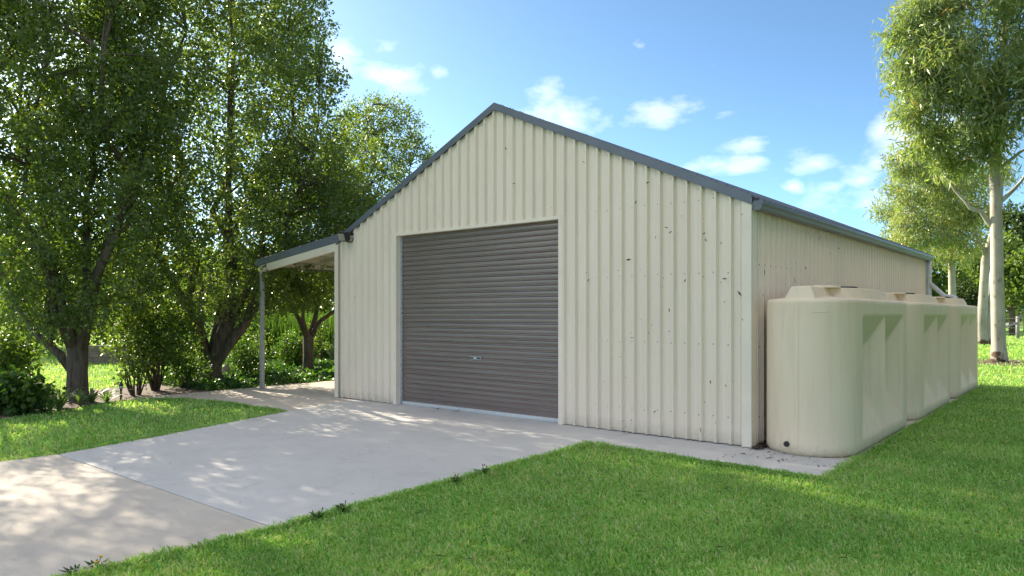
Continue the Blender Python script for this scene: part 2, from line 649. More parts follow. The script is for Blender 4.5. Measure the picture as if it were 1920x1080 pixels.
# front wall sheets
xs = [i * PITCH * 4 for i in range(11)] + [W]
for a, b in zip(xs, xs[1:]):
    cuts = [a] + [c for c in (DX0, W / 2, DX1) if a < c < b] + [b]
    mb = MB()
    for c0, c1 in zip(cuts, cuts[1:]):
        pr = profile(c0, c1)
        zb = DH if DX0 - 1e-6 <= (c0 + c1) / 2 <= DX1 else .035
        for (u, du), (v, dv) in zip(pr, pr[1:]):
            mb.quad((u, -du, zb), (v, -dv, zb), (v, -dv, ztop(v)), (u, -du, ztop(u)))
    sp_(mb.build('wall_sheet', CREAM))
# right side wall
nside = int(D // (PITCH * 4))
ys = [i * PITCH * 4 for i in range(nside + 1)] + [D]
for a, b in zip(ys, ys[1:]):
    for face, nm in ((W, 'wall_sheet'), (0, 'wall_sheet')):
        mb = MB()
        pr = profile(a, b)
        sg = 1 if face else -1
        for (u, du), (v, dv) in zip(pr, pr[1:]):
            mb.quad((face + sg * du, u, .035), (face + sg * dv, v, .035), (face + sg * dv, v, EH), (face + sg * du, u, EH))
        sp_(mb.build(nm, CREAM))
mb = MB()
mb.quad((0, D, .03), (W, D, .03), (W, D, EH), (W / 2, D, AH), (0, D, EH))
sp_(mb.build('rear_wall', CREAM))
mb = MB().box(.05, W - .05, .05, D - .05, -.08, .03)
sp_(mb.build('floor_slab', CONC_NEW))
# flashings (folded steel)
e = .052
sp_(MB().box(W - .070, W + e, -e, -e + .003, .03, EH + .03).build('corner_flashing', FLASH))
sp_(MB().box(W + e - .003, W + e, -e, .10, .03, EH - .02).build('corner_flashing', FLASH))
sp_(MB().box(-e, .065, -e, -e + .003, .03, EH - .03).build('corner_flashing', FLASH))
sp_(MB().box(-e, -e + .003, -e + .003, .08, .03, EH - .1).build('corner_flashing', FLASH))
sp_(MB().box(W + e - .003, W + e + .001, D - .10, D + .02, .03, EH - .02).build('corner_flashing', SLATE))
JW = .075
sp_(MB().box(DX0 - JW, DX0, -.055, .10, .027, DH + .05).build('door_jamb', FLASH, bevel=.003))
sp_(MB().box(DX1, DX1 + JW, -.055, .10, .027, DH + .05).build('door_jamb', FLASH, bevel=.003))
sp_(MB().box(DX0, DX1, -.0545, .10, DH - .012, DH + .035).build('door_header', FLASH, bevel=.003))

# roller door
door = sp_(MB().box(DX0 + .03, DX1 - .03, .088, .096, .03, DH - .015).build('roller_door', DOOR))
MB().box(DX0 + .002, DX0 + .045, .045, .086, .03, DH - .015).build('guide_rail', GALV, door)
MB().box(DX1 - .045, DX1 - .002, .045, .086, .03, DH - .015).build('guide_rail', GALV, door)
tag(door, 'dark grey-brown steel roller door, closed')
P = .0835
ns = 35
z = DH - .012
Z0 = .085
P = (z - Z0) / ns
prof = [(0, 0), (.05, 0), (.28, .0015), (.56, 0), (.60, .004), (.63, .022), (.69, .030), (.77, .032), (.86, .026), (.94, .013), (1, 0)]
sm = MB()
for (a, da), (b, db) in zip(prof, prof[1:]):
    n = len(sm.v)
    sm.v += [(DX0 + .02, .075 - da, a * P), (DX1 - .02, .075 - da, a * P), (DX1 - .02, .075 - db, b * P), (DX0 + .02, .075 - db, b * P)]
    sm.f.append((n, n + 1, n + 2, n + 3))
    sm.sm.append(False)
slat = sm.build('slat', DOOR)
for i in range(ns):
    o = slat if i == 0 else slat.copy()
    if i:
        COL.objects.link(o)
    o.parent = door
    o.location = (0, random.uniform(-.0015, .0015), Z0 + i * P)
    o.rotation_euler = (random.uniform(-.012, .012), 0, 0)
MB().box(DX0 + .02, DX1 - .02, .045, .085, .032, .086).build('bottom_rail', ALU, door, bevel=.006)
hd = MB().box(3.36, 3.60, .035, .062, .875, .925).build('handle', GALV, door, bevel=.006)
MB().box(3.375, 3.44, .026, .036, .888, .912).build('grip', BLACKP, hd, bevel=.003)
MB().box(3.52, 3.585, .026, .036, .888, .912).build('grip', BLACKP, hd, bevel=.003)
MB().tube([(3.48, .036, .9), (3.48, .024, .9)], .012, 10).build('lock', ALU, hd)
MB().tube([(5.04, .046, .062), (5.04, .03, .062)], .016, 10).build('rail_bolt', ALU, door)

# roof sheets
RT = .035


def roof_sheet_mesh(run, wdt):
    mb = MB()
    pr = profile(0, wdt)
    for (u, du), (v, dv) in zip(pr, pr[1:]):
        mb.quad((0, u, du), (0, v, dv), (-run, v, dv), (-run, u, du))
    return mb


ang = math.atan(SL)
run = (W / 2 + .04) / math.cos(ang)
wd = PITCH * 4
nr = int(math.ceil((D + .04) / wd))
for sgn in (1, -1):
    proto = None
    for i in range(nr):
        if proto is None:
            proto = roof_sheet_mesh(run, wd).build('roof_sheet', SLATE)
            o = proto
        else:
            o = proto.copy()
            COL.objects.link(o)
        xx = W / 2 + sgn * (W / 2 + .04)
        zz = AH - (W / 2 + .04) * SL + RT
        o.location = (xx, -.015 + i * wd + (0 if sgn > 0 else wd), zz)
        o.rotation_euler = (0, ang, 0) if sgn > 0 else (0, ang, math.pi)
        sp_(o)
# ridge cap
mb = MB()
for s in (1, -1):
    mb.prism([(W / 2, 0, AH + RT + .045), (W / 2 + s * .17, 0, AH + RT + .045 - .17 * SL), (W / 2 + s * .17, 0, AH + RT + .036 - .17 * SL), (W / 2, 0, AH + RT + .036)],
             (0, -.01, 0), (0, D + .03, 0))
sp_(mb.build('ridge_cap', SLATE))
# barge caps along the front gable
for s in (1, -1):
    xe = W / 2 + s * (W / 2 + (.05 if s > 0 else .0))
    ze = AH - abs(xe - W / 2) * SL
    up = Vector((SL * s, 0, 1)).normalized()
    a = Vector((W / 2, 0, AH))
    b = Vector((xe, 0, ze))
    mb = MB()
    h0, h1 = -.012, .090
    y0 = -.060
    # folded front face
    pts = [a + Vector((0, y0, h0)), b + Vector((0, y0, h0)), b + Vector((0, y0, h1)), a + Vector((0, y0, h1))]
    mb.prism(pts, (0, 0, 0), (0, .004, 0))
    # drip lip
    mb.prism([a + Vector((0, y0 - .008, h0 - .012)), b + Vector((0, y0 - .008, h0 - .012)), b + Vector((0, y0 - .008, h0)), a + Vector((0, y0 - .008, h0))], (0, 0, 0), (0, .012, 0))
    # top flange
    mb.prism([a + Vector((0, y0 - .001, h1 + .003)), b + Vector((0, y0 - .001, h1 + .003)), b + Vector((0, y0 - .001, h1)), a + Vector((0, y0 - .001, h1))], (0, 0, 0), (0, .17, -.008))
    sp_(mb.build('barge_cap', SLATE))
mb = MB()
for k in range(42):
    t = (k + .5) / 42
    p = Vector((W / 2 + (W / 2 + .03) * t, -.005 if k % 2 else .055, AH - (W / 2 + .03) * t * SL + .091))
    mb.tube([p, p + Vector((0, 0, .008))], .008, 6)
o = sp_(mb.build('barge_screws', DARK))
tag(o, kind='stuff')
# side gutter with end cap
gx, gz = W + .054, EH - .115
gp = [(0, 0, .115), (0, 0, .01), (.012, 0, 0), (.075, 0, 0), (.098, 0, .018), (.105, 0, .05), (.125, 0, .075), (.125, 0, .11), (.120, 0, .11),
      (.117, 0, .078), (.098, 0, .053), (.090, 0, .022), (.073, 0, .005), (.014, 0, .005), (.005, 0, .012), (.005, 0, .115)]
mb = MB().prism([(gx + p[0], 0, gz + p[2]) for p in gp], (0, -.03, 0), (0, D + .06, 0))
gut = sp_(mb.build('gutter', SLATE))
mb = MB().prism([(gx + p[0], 0, gz + p[2]) for p in gp[:8]], (0, -.034, 0), (0, -.029, 0))
mb.build('end_cap', SLATE, gut)
# downpipe from the gutter to the far tank
dy = D - .12
pts = [(gx + .06, dy, gz), (gx + .06, dy, 2.55), (gx + .06, dy, 2.35), (gx + .07, dy, 2.30), (gx + .36, dy - .12, 2.02), (gx + .42, dy - .15, 1.99),
       (gx + .55, dy - .2, 1.985), (gx + .60, dy - .22, 1.96), (gx + .62, dy - .23, 1.88)]
sp_(MB().tube(pts, .048, 12).build('downpipe', PVC))
pts = [(gx + .06, dy, 2.36), (gx + .06, dy, 1.2), (gx + .06, dy, .03)]
sp_(MB().tube(pts, .047, 12).build('downpipe', PVC))
for zc in (2.42, 1.6):
    sp_(MB().tube([(gx + .06, dy, zc), (gx + .06, dy, zc + .07)], .054, 12).build('pipe_collar', PVC))
# wall screws (too small to tell apart)
mb = MB()
for zc in (.35, 1.23, 2.10, 3.01, 3.85):
    for k in range(42):
        x = (k + 1) * PITCH - 2 * FL - TOP - .012
        if DX0 - .1 < x < DX1 + .1 and zc < DH + .08:
            continue
        if x < 0.1 or zc > ztop(x) - .12:
            continue
        zz = zc + random.uniform(-.008, .008)
        mb.tube([(x, 0, zz), (x, -.007, zz)], .0085, 6)
for k in range(1, 41):
    x = (k + 1) * PITCH - 2 * FL - TOP - .012
    zz = ztop(x) - .075
    mb.tube([(x, 0, zz), (x, -.007, zz)], .007, 6)
for zc in (2.2, 1.2, .35):
    for k in range(55):
        y = (k + 1) * PITCH - 2 * FL - TOP - .012
        mb.tube([(W, y, zc), (W + .007, y, zc)], .0085, 6)
tag(sp_(mb.build('wall_screws', SCREW)), kind='stuff')
# dried leaf scraps stuck to the cladding
mb = MB()


def scrap(p, u, v, n, ln):
    a = random.uniform(0, math.tau)
    d = u * math.cos(a) + v * math.sin(a)
    e2 = u * -math.sin(a) + v * math.cos(a)
    k = random.uniform(-.4, .4)
    wv = ln * random.uniform(.06, .16)
    P = [p - d * ln * .5, p + e2 * (wv + k * ln * .3) + n * .004, p + d * ln * .5 + n * .003, p - e2 * (wv - k * ln * .3) + n * .002]
    n0 = len(mb.v)
    mb.v += [tuple(x) for x in P]
    mb.f.append((n0, n0 + 1, n0 + 2, n0 + 3))
    mb.sm.append(False)


U, V_, Nf = Vector((1, 0, 0)), Vector((0, 0, 1)), Vector((0, -1, 0))
for _ in range(62):
    x = W - abs(random.gauss(0, 1.15)) - .05
    if x < 5.3:
        continue
    zz = random.uniform(.1, 3.3)
    if zz > ztop(x) - .15:
        continue
    scrap(Vector((x, -.052, zz)), U, V_, Nf, random.choice((.015, .02, .03, .04, .06, .09)))
for x, zz in ((6.05, 3.75), (5.6, 3.7), (4.35, 3.55), (4.2, 4.1), (.55, 1.9), (6.6, 3.3)):
    scrap(Vector((x, -.052, zz)), U, V_, Nf, .06)
U2, N2 = Vector((0, 1, 0)), Vector((1, 0, 0))
for _ in range(90):
    scrap(Vector((W + .052, random.uniform(.15, 6) ** 1.0, random.uniform(.3, 2.8))), U2, V_, N2, random.choice((.02, .03, .03, .05, .09)))
tag(sp_(mb.build('leaf_scraps', DEBRIS)), kind='stuff')

# lean-to carport
LX, LZ0, LZ1 = -2.80, 2.93, 2.60
la = math.atan((LZ0 - LZ1) / -LX)
lrun = math.hypot(LX, LZ0 - LZ1)
proto = None
for i in range(nr):
    if proto is None:
        proto = roof_sheet_mesh(lrun, wd).build('lean_to_sheet', SLATE)
        o = proto
    else:
        o = proto.copy()
        COL.objects.link(o)
    o.location = (LX, -.015 + (i + 1) * wd, LZ1 + RT + .02)
    o.rotation_euler = (0, la, math.pi)
    sp_(o)


def lz(x):
    return LZ0 + (LZ1 - LZ0) * (x / LX)


mb = MB().prism([(-.005, 0, lz(0) - .14), (LX + .10, 0, lz(LX + .1) - .14), (LX + .10, 0, lz(LX + .1) + .012), (-.005, 0, lz(0) + .012)], (0, -.045, 0), (0, .02, 0))
sp_(mb.build('carport_beam', FLASH, bevel=.003))
mb = MB().prism([(.02, 0, lz(0) + .013), (LX - .03, 0, lz(LX) + .013), (LX - .03, 0, lz(LX) + .12), (LX + .05, 0, lz(LX) + .16), (.02, 0, lz(0) + .17)], (0, -.062, 0), (0, .06, 0))
sp_(mb.build('carport_barge', SLATE, bevel=.012))
mb = MB().prism([(LX - .005, 0, lz(LX) - .02), (LX - .11, 0, lz(LX) - .02), (LX - .13, 0, lz(LX) + .08), (LX - .005, 0, lz(LX) + .08)], (0, .07, 0), (0, D, 0))
sp_(mb.build('carport_gutter', SLATE))
for k in range(11):
    yy = .9 + k * .95
    if yy < D:
        mb = MB().prism([(-.04, 0, lz(0) - .06), (LX + .12, 0, lz(LX + .12) - .06), (LX + .12, 0, lz(LX + .12) + .02), (-.04, 0, lz(0) + .02)], (0, yy, 0), (0, yy + .05, 0))
        sp_(mb.build('carport_rafter', UNDER))
for k in range(4):
    xx = -.35 - k * .62
    mb = MB().box(xx - .03, xx + .03, .03, D - .05, lz(xx) - .085, lz(xx) - .061)
    sp_(mb.build('carport_purlin', UNDER))
mb = MB().prism([(-.032, 0, lz(0) + .022), (LX + .02, 0, lz(LX) + .022), (LX + .02, 0, lz(LX) + .03), (-.032, 0, lz(0) + .03)], (0, .06, 0), (0, D - .02, 0))
sp_(mb.build('carport_lining', UNDER))
for yy in (-.02, 5.2, D - .15):
    post = sp_(MB().box(-2.655, -2.58, yy - .0375, yy + .0375, .025, lz(-2.62) - .139).build('carport_post', GALV, bevel=.006))
    MB().box(-2.68, -2.56, yy - .06, yy + .06, .024, .034).build('base_plate', GALV, post)
    MB().tube([(-2.617, yy - .037, .09), (-2.617, yy - .055, .09)], .012, 6).build('anchor_bolt', GALV, post)
    MB().tube([(-2.579, yy, .09), (-2.56, yy, .09)], .012, 6).build('anchor_bolt', GALV, post)

# floodlight on the gable
fl = empty('floodlight', (.40, -.19, 3.02))
tag(fl, 'small black floodlight with pale glass, fixed under the left roof edge of the shed', 'floodlight')
fl.rotation_euler = (R(22), R(6), R(2))
fl.scale = (1.2, 1.2, 1.2)
MB().box(-.095, .095, -.035, .045, -.075, .075).build('housing', BLACKP, fl, bevel=.012)
MB().box(-.072, .072, -.041, -.034, -.055, .055).build('glass', GLASS, fl)
mb = MB()
for k in range(5):
    mb.box(-.08 + k * .036, -.072 + k * .036, .045, .068, -.06, .06)
mb.build('cooling_fins', BLACKP, fl)
mb = MB().tube([(0, .04, -.075), (.0, .06, -.11), (.03, .12, -.12), (.05, .15, -.06)], .010, 6)
mb.tube([(.0, .05, 0), (.06, .15, 0)], .016, 6)
mb.build('bracket', BLACKP, fl)

# ------------------------------------------------------------------ water tanks


def make_tank(y0, name, label, lid=True, plug=True):
    ln, rad = 3.42, .505
    cxk = 8.540
    root = empty(name, (cxk, y0 + ln / 2, .02))
    tag(root, label, 'water tank', 'water tanks along the side wall')
    H = 1.745
    half = ln / 2
    ridges = [-1.05, 0.0, 1.05]
    st = half - rad
    per = []                                     # outline (x, y, nx, ny, side coordinate or None)
    ne = 22
    for sgn in (1,):
        pass
    side_n = 84
    for k in range(side_n + 1):
        per.append((rad, -st + 2 * st * k / side_n, 1, 0, -st + 2 * st * k / side_n))
    for k in range(1, ne):
        a = math.pi * k / ne
        per.append((rad * math.cos(a), st + rad * math.sin(a), math.cos(a), math.sin(a), None))
    for k in range(side_n + 1):
        per.append((-rad, st - 2 * st * k / side_n, -1, 0, st - 2 * st * k / side_n))
    for k in range(1, ne):
        a = math.pi + math.pi * k / ne
        per.append((rad * math.cos(a), -st + rad * math.sin(a), math.cos(a), math.sin(a), None))
    zs = [0.0, .012, .03, .06] + [.09 + (H - .13) * i / 62 for i in range(63)] + [H - .025, H - .008, H]
    ins = []
    for z_ in zs:
        i_ = 0.0
        if z_ < .06:
            i_ = .035 * (1 - z_ / .06) ** 2
        if z_ > H - .04:
            t = (z_ - (H - .04)) / .04
            i_ = .03 * (1 - math.sqrt(max(0, 1 - t * t)))
        ins.append(i_)
    zt, zbm = 1.565, .15

    def depth(s, z_):
        if s is None or abs(s) > 1.05:
            return 0
        u = (s + 1.05) % 1.05 / 1.05
        v = math.sin(math.pi * min(1, max(0, u))) ** .9 * .20
        c_ = (zt - z_) * .46
        b_ = (z_ - zbm) * .36
        return max(0, min(v, c_, b_))

    V, Fc = [], []
    n = len(per)
    for z_, i_ in zip(zs, ins):
        for (x, y, nx, ny, s) in per:
            d = depth(s, z_) + i_
            # slow sag of the moulded wall
            V.append((x - nx * d, y - ny * d, z_))
    for r in range(len(zs) - 1):
        for k in range(n):
            a, b = r * n + k, r * n + (k + 1) % n
            Fc.append((a, b, b + n, a + n))
    # shoulder rising to the top deck
    base = (len(zs) - 1) * n
    rings = [(.06, .008), (.16, .020), (.30, .032)]
    prev = base
    for ic, dz in rings:
        s0 = len(V)
        f = 1 - ic / rad
        for (x, y, nx, ny, s) in per:
            V.append((x * f, y - ny * ic if s is None else y * (1 - .0), H + dz))
        for k in range(n):
            a, b = prev + k, prev + (k + 1) % n
            Fc.append((a, b, s0 + (k + 1) % n, s0 + k))
        prev = s0
    Fc.append(tuple(prev + k for k in range(n)))
    me = bpy.data.meshes.new('body')
    me.from_pydata(V, [], Fc)
    me.polygons.foreach_set('use_smooth', [True] * len(Fc))
    me.materials.append(TANK)
    me.update()
    body = link('body', me, root)
    md = body.modifiers.new('edge', 'EDGE_SPLIT')
    md.split_angle = R(28)
    # raised deck: narrow spine that swells in the middle, sloping flanks
    mb = MB()

    def outline(grow, z_):
        R_ = []
        m_ = 48
        for k in range(m_ + 1):
            t = -1 + 2 * k / m_
            y = t * (half - .035 + min(0, .0) - (.09 - grow) * .6)
            s = abs(t) * half
            hw = .105
            if s < 1.0:
                hw = .105 + .275 * math.sqrt(max(0, 1 - (s / 1.0) ** 2)) ** .75
                hw -= .03 * (1 + math.cos(s * 6.2)) * (.5 if s > .3 else 0)
            R_.append((hw + grow, y, z_))
        return R_ + [(-x, y, zz) for x, y, zz in R_[::-1]]

    lo, hi = outline(.075, H - .012), outline(0, H + .145)
    n0 = len(mb.v)
    k_ = len(lo)
    mb.v += lo + hi
    for i in range(k_):
        j = (i + 1) % k_
        mb.f.append((n0 + i, n0 + j, n0 + k_ + j, n0 + k_ + i))
        mb.sm.append(False)
    mb.f.append(tuple(n0 + k_ + i for i in range(k_)))
    mb.sm.append(False)
    mb.build('top_deck', TANK, root, bevel=.014)
    mb = MB().tube([(0, -.95, H + .140), (0, -.95, H + .166)], [.235, .225], 28)
    mb.build('deck_pad', TANK, root, bevel=.004)
    MB().tube([(.0, -.1, H + .14), (0, -.1, H + .17), (0, -.1, H + .18)], [.21, .21, .19], 28).build('inlet_strainer', DARK, root)
    for k in (0,):
        # moulding seam down the end
        MB().box(-.004, .004, -half - .003, -half + .02, .03, H - .03).build('mould_seam', TANK, root)
    # moulded data panel on the rounded end
    pts = []
    for (a0, z0), (a1, z1) in (((.30, 1.60), (.62, 1.60)), ((.62, 1.60), (.62, 1.36)), ((.62, 1.36), (.30, 1.36)), ((.30, 1.36), (.30, 1.60))):
        for k in range(5):
            t = k / 4
            a = -math.pi / 2 + a0 + (a1 - a0) * t
            pts.append((math.cos(a) * (rad + .001), -st + math.sin(a) * (rad + .001), z0 + (z1 - z0) * t))
    MB().tube(pts, .004, 5).build('data_panel', TANK, root)
    if plug:
        pl = MB().tube([(-.13, -half + .045, .12), (-.13, -half + .0, .12), (-.13, -half - .012, .12)], [.032, .032, .026], 14).build('outlet_plug', DARK, root)
    return root


sp1 = empty('standing_pipe', (8.0, .42, .02))
tag(sp1, 'thin weathered pipe standing between the shed wall and the nearest tank', 'pipe')
WPIPE = plain('weathered_pipe', (.24, .21, .16), .8, var=.4, scale=14)
MB().tube([(0, 0, 0), (0, 0, .8), (0, 0, 1.66)], .021, 10).build('pipe', WPIPE, sp1)
MB().tube([(0, 0, 1.62), (0, 0, 1.69)], .027, 10).build('cap', DARK, sp1)
make_tank(-.17, 'water_tank', 'cream slimline water tank nearest the front corner of the shed')
make_tank(3.38, 'water_tank', 'middle one of the three cream slimline water tanks')
make_tank(6.93, 'water_tank', 'farthest cream slimline water tank, beside the grey downpipe')

# ------------------------------------------------------------------ vegetation helpers


def leaves(C, A, Lg, Wd, B=None, fold=.18):
    """quads: C centre base (n,3), A unit axis, Lg length, Wd half width"""
    n = len(C)
    if B is None:
        r = rng.normal(size=(n, 3))
        B = np.cross(A, r)
        B /= np.linalg.norm(B, axis=1, keepdims=True) + 1e-9
    Nn = np.cross(A, B)
    Lg = np.asarray(Lg).reshape(-1, 1) * np.ones((n, 1))
    Wd = np.asarray(Wd).reshape(-1, 1) * np.ones((n, 1))
    V = np.empty((n, 4, 3))
    V[:, 0] = C
    V[:, 1] = C + A * Lg * .45 + B * Wd + Nn * Wd * fold * 2
    V[:, 2] = C + A * Lg
    V[:, 3] = C + A * Lg * .45 - B * Wd + Nn * Wd * fold * 2
    return V.reshape(-1, 3)


def unit(v):
    return v / (np.linalg.norm(v, axis=-1, keepdims=True) + 1e-9)


def limb_points(p0, p1, n=7, sag=0.0, jit=.06):
    p0, p1 = Vector(p0), Vector(p1)
    ln = (p1 - p0).length
    out = []
    for i in range(n):
        t = i / (n - 1)
        p = p0.lerp(p1, t)
        # start steep, then spread (vase habit) when sag > 0
        k = math.sin(t * math.pi)
        p += Vector((random.gauss(0, jit), random.gauss(0, jit), random.gauss(0, jit) * .5)) * ln * .35 * k
        p.z += sag * k * ln
        out.append(p)
    return out


def pear_tree(name, label, loc, height, crown_r, fork, stems, nshoot, per, leaf=.078, crown_low=1.6, lean=(0, 0), trunk_r=.2,
              low_limb=None, seed=1, profile_=None, centre=(0, 0), cat='tree', mat=PEAR, group=None, gaps=.17):
    random.seed(seed)
    global rng
    rng = np.random.default_rng(seed)
    root = empty(name, loc)
    tag(root, label, cat, group)
    tr = MB()
    fk = Vector((lean[0] * .3, lean[1] * .3, fork))
    tr.tube([(0, 0, -.1), (0, 0, .04), (lean[0] * .1, lean[1] * .1, .2), (lean[0] * .18, lean[1] * .18, fork * .55), fk, fk + Vector((0, 0, .15))],
            [trunk_r * 1.5, trunk_r * 1.25, trunk_r * 1.05, trunk_r * .96, trunk_r * 1.0, trunk_r * .7], 14, wob=.05)
    H = height - crown_low
    pf = profile_ or (lambda t: (min(1, (t + .12) / .35) ** .7) * (1 - max(0, (t - .35) / .65) ** 2.1) ** .6)
    limbs = []
    nst = len(stems)
    for (aa, spread, topf, rr) in stems:
        top = Vector((centre[0] + math.cos(aa) * spread * crown_r, centre[1] + math.sin(aa) * spread * crown_r, crown_low + H * topf))
        pts = limb_points(fk + Vector((math.cos(aa), math.sin(aa), 0)) * trunk_r * .4, top, 9, 0, .10)
        # upright habit: bow outward early
        for i, p in enumerate(pts):
            t = i / 8
            o_ = math.sin(min(1, t * 1.6) * math.pi * .5) - t
            p.x += math.cos(aa) * o_ * spread * crown_r * .8
            p.y += math.sin(aa) * o_ * spread * crown_r * .8
        rad_ = [max(.010, trunk_r * rr * (1 - .95 * (i / 8) ** .62)) for i in range(9)]
        tr.tube(pts, rad_, 9, wob=.04)
        limbs.append((pts, rad_))
    if low_limb:
        for pts, r0 in low_limb:
            pts = [Vector(p) for p in pts]
            rad_ = [max(.012, r0 * (1 - .85 * i / (len(pts) - 1))) for i in range(len(pts))]
            tr.tube(pts, rad_, 8, wob=.04)
            limbs.append((pts, rad_))
    nodes = [p for pts, _ in limbs for p in pts[2:]]
    nodes_np = np.array([tuple(p) for p in nodes])
    # shoots
    C0, AX = [], []
    tries = 0
    while len(C0) < nshoot and tries < nshoot * 12:
        tries += 1
        t = random.random() ** .9
        a = random.uniform(0, math.tau)
        lump = 1 + .30 * mnoise.noise(Vector((math.cos(a) * 1.3 + seed, math.sin(a) * 1.3, t * 5.5))) + .14 * mnoise.noise(Vector((math.cos(a) * 3.5, math.sin(a) * 3.5 + seed, t * 13)))
        rm = crown_r * pf(t) * lump
        if random.random() > (pf(t) + .12) ** 1.5:
            continue
        rr = rm * random.random() ** .42
        p = Vector((centre[0] + rr * math.cos(a), centre[1] + rr * math.sin(a), crown_low + H * t))
        if mnoise.noise(p * 1.3 + Vector((seed * 3.1, 0, 0))) < -.34 + gaps:
            continue
        C0.append(tuple(p))
        ax = Vector((math.cos(a) * .55, math.sin(a) * .55, random.uniform(.1, 1.1) - (.5 if t < .2 else 0))) + Vector((random.gauss(0, .35), random.gauss(0, .35), random.gauss(0, .25)))
        AX.append(tuple(ax.normalized()))
    C0, AX = np.array(C0), np.array(AX)
    # twigs joining a share of the shoots to the nearest limb
    step = max(1, len(C0) // 230)
    for i in range(0, len(C0), step):
        d = np.linalg.norm(nodes_np - C0[i], axis=1) + np.where(nodes_np[:, 2] > C0[i][2], 1.5, 0)
        j = int(d.argmin())
        a, b = Vector(nodes_np[j]), Vector(C0[i])
        if (b - a).length > 2.4:
            continue
        pts = limb_points(a, b, 5, .06, .10)
        pts.append(b + Vector(AX[i]) * .35)
        tr.tube(pts, [.018, .015, .012, .009, .006, .003], 5, cap=False)
    tr.build('trunk', BARK, root)
    ns_ = len(C0)
    idx = np.repeat(np.arange(ns_), per)
    n = len(idx)
    slen = rng.uniform(.30, .62, ns_)
    u = rng.random(n)
    base = C0[idx] + AX[idx] * ((u - .35) * slen[idx])[:, None] + rng.normal(0, .075, (n, 3)) * (1.25 - .5 * u)[:, None]
    A = unit(AX[idx] * .35 + rng.normal(0, .75, (n, 3)) + np.array([0, 0, -.45]))
    V = leaves(base, A, leaf * rng.uniform(.7, 1.35, n), leaf * .33 * rng.uniform(.8, 1.2, n))
    rnd = np.clip(rng.normal(.42, .18, n) + (rng.random(n) > .985) * .35, 0, 1)
    link('crown', np_mesh('crown', V, 4, mat, rnd), root)
    return root


T1 = px2w(145, 752)
T2 = px2w(395, 721)
T3 = px2w(578, 706)
pi = math.pi
cr, sr = math.cos(YAW), math.sin(YAW)
RIGHT = Vector((cr, sr, 0))            # picture right, along the ground
AWAY = Vector((-sr, cr, 0))


def off(r, a, z):
    return RIGHT * r + AWAY * a + Vector((0, 0, z))


pear_tree('pear_tree', 'tall leafy tree left of the driveway, trunk forking low to the left', T1, 9.6, 1.9, .95,
          [(2.4, .55, .80, .62), (.4, .45, .95, .72), (1.4, .35, .88, .6), (4.2, .5, .75, .55), (5.3, .3, .9, .5), (3.3, .7, .6, .4)], 2000, 30,
          crown_low=1.2, trunk_r=.175, seed=3, gaps=.24, low_limb=[([(0, 0, .45), off(-.35, .05, .85), off(-.85, .1, 1.25), off(-1.25, .2, 1.75), off(-1.6, .3, 2.4)], .10),
                                                       ([off(-.5, .05, 1.0), off(-.55, .05, 1.6), off(-.6, 0, 2.6)], .06)], group=None)
pear_tree('pear_tree', 'broad leafy tree with several thick stems, left of the carport post', T2, 11.2, 3.2, .55,
          [(1.0, .55, .8, .55), (YAW + .1, .75, .55, .62), (2.3, .45, .9, .6), (3.6, .5, .85, .6), (4.9, .4, .9, .5), (.1, .3, .97, .6), (3.0, .75, .6, .4)], 3900, 30,
          crown_low=1.5, trunk_r=.24, seed=8, gaps=.19, low_limb=[([(.05, .05, .35), off(.35, 0, .75), off(.75, .05, 1.4), off(1.05, .1, 2.4), off(1.2, .1, 3.4)], .11)])
pear_tree('pear_tree', 'small dark-trunked tree in the ground cover behind the carport', T3, 6.0, 1.9, 1.0,
          [(YAW, .7, .5, .55), (YAW + 2.6, .6, .6, .5), (1.8, .4, .8, .6), (4.4, .4, .7, .5), (5.4, .5, .8, .45)], 1150, 30, crown_low=1.75,
          trunk_r=.135, seed=21)
T4 = px2w(705, Y=21.5)
pear_tree('pear_tree', 'leafy tree whose top shows above the left slope of the shed roof', T4, 8.2, 2.15, 1.0,
          [(1.0, .5, .8, .6), (2.6, .4, .9, .6), (4.0, .45, .8, .5), (5.5, .5, .9, .5)], 1300, 30, crown_low=1.9, trunk_r=.17, seed=34)
T1b = px2w(-70, Y=15.2)
pear_tree('pear_tree', 'leafy tree cut by the left edge of the picture, behind the forked tree', T1b, 10.2, 2.1, 1.2,
          [(1.0, .5, .8, .6), (2.6, .4, .9, .6), (4.0, .45, .8, .5), (5.5, .5, .9, .5)], 800, 26, crown_low=2.4, trunk_r=.18, seed=47, gaps=.15)
# neighbours in the row that shade the foreground lawn and the back lawn
T0 = Vector((-3.9, -7.1, 0))
pear_tree('pear_tree', 'leafy tree of the garden row, just outside the left edge of the picture', T0, 11.0, 2.4, 1.9,
          [(1.0, .5, .8, .6), (2.6, .4, .9, .6), (4.0, .45, .8, .5), (5.5, .5, .9, .5)], 1700, 26, crown_low=4.0, trunk_r=.2, seed=41, gaps=.0)


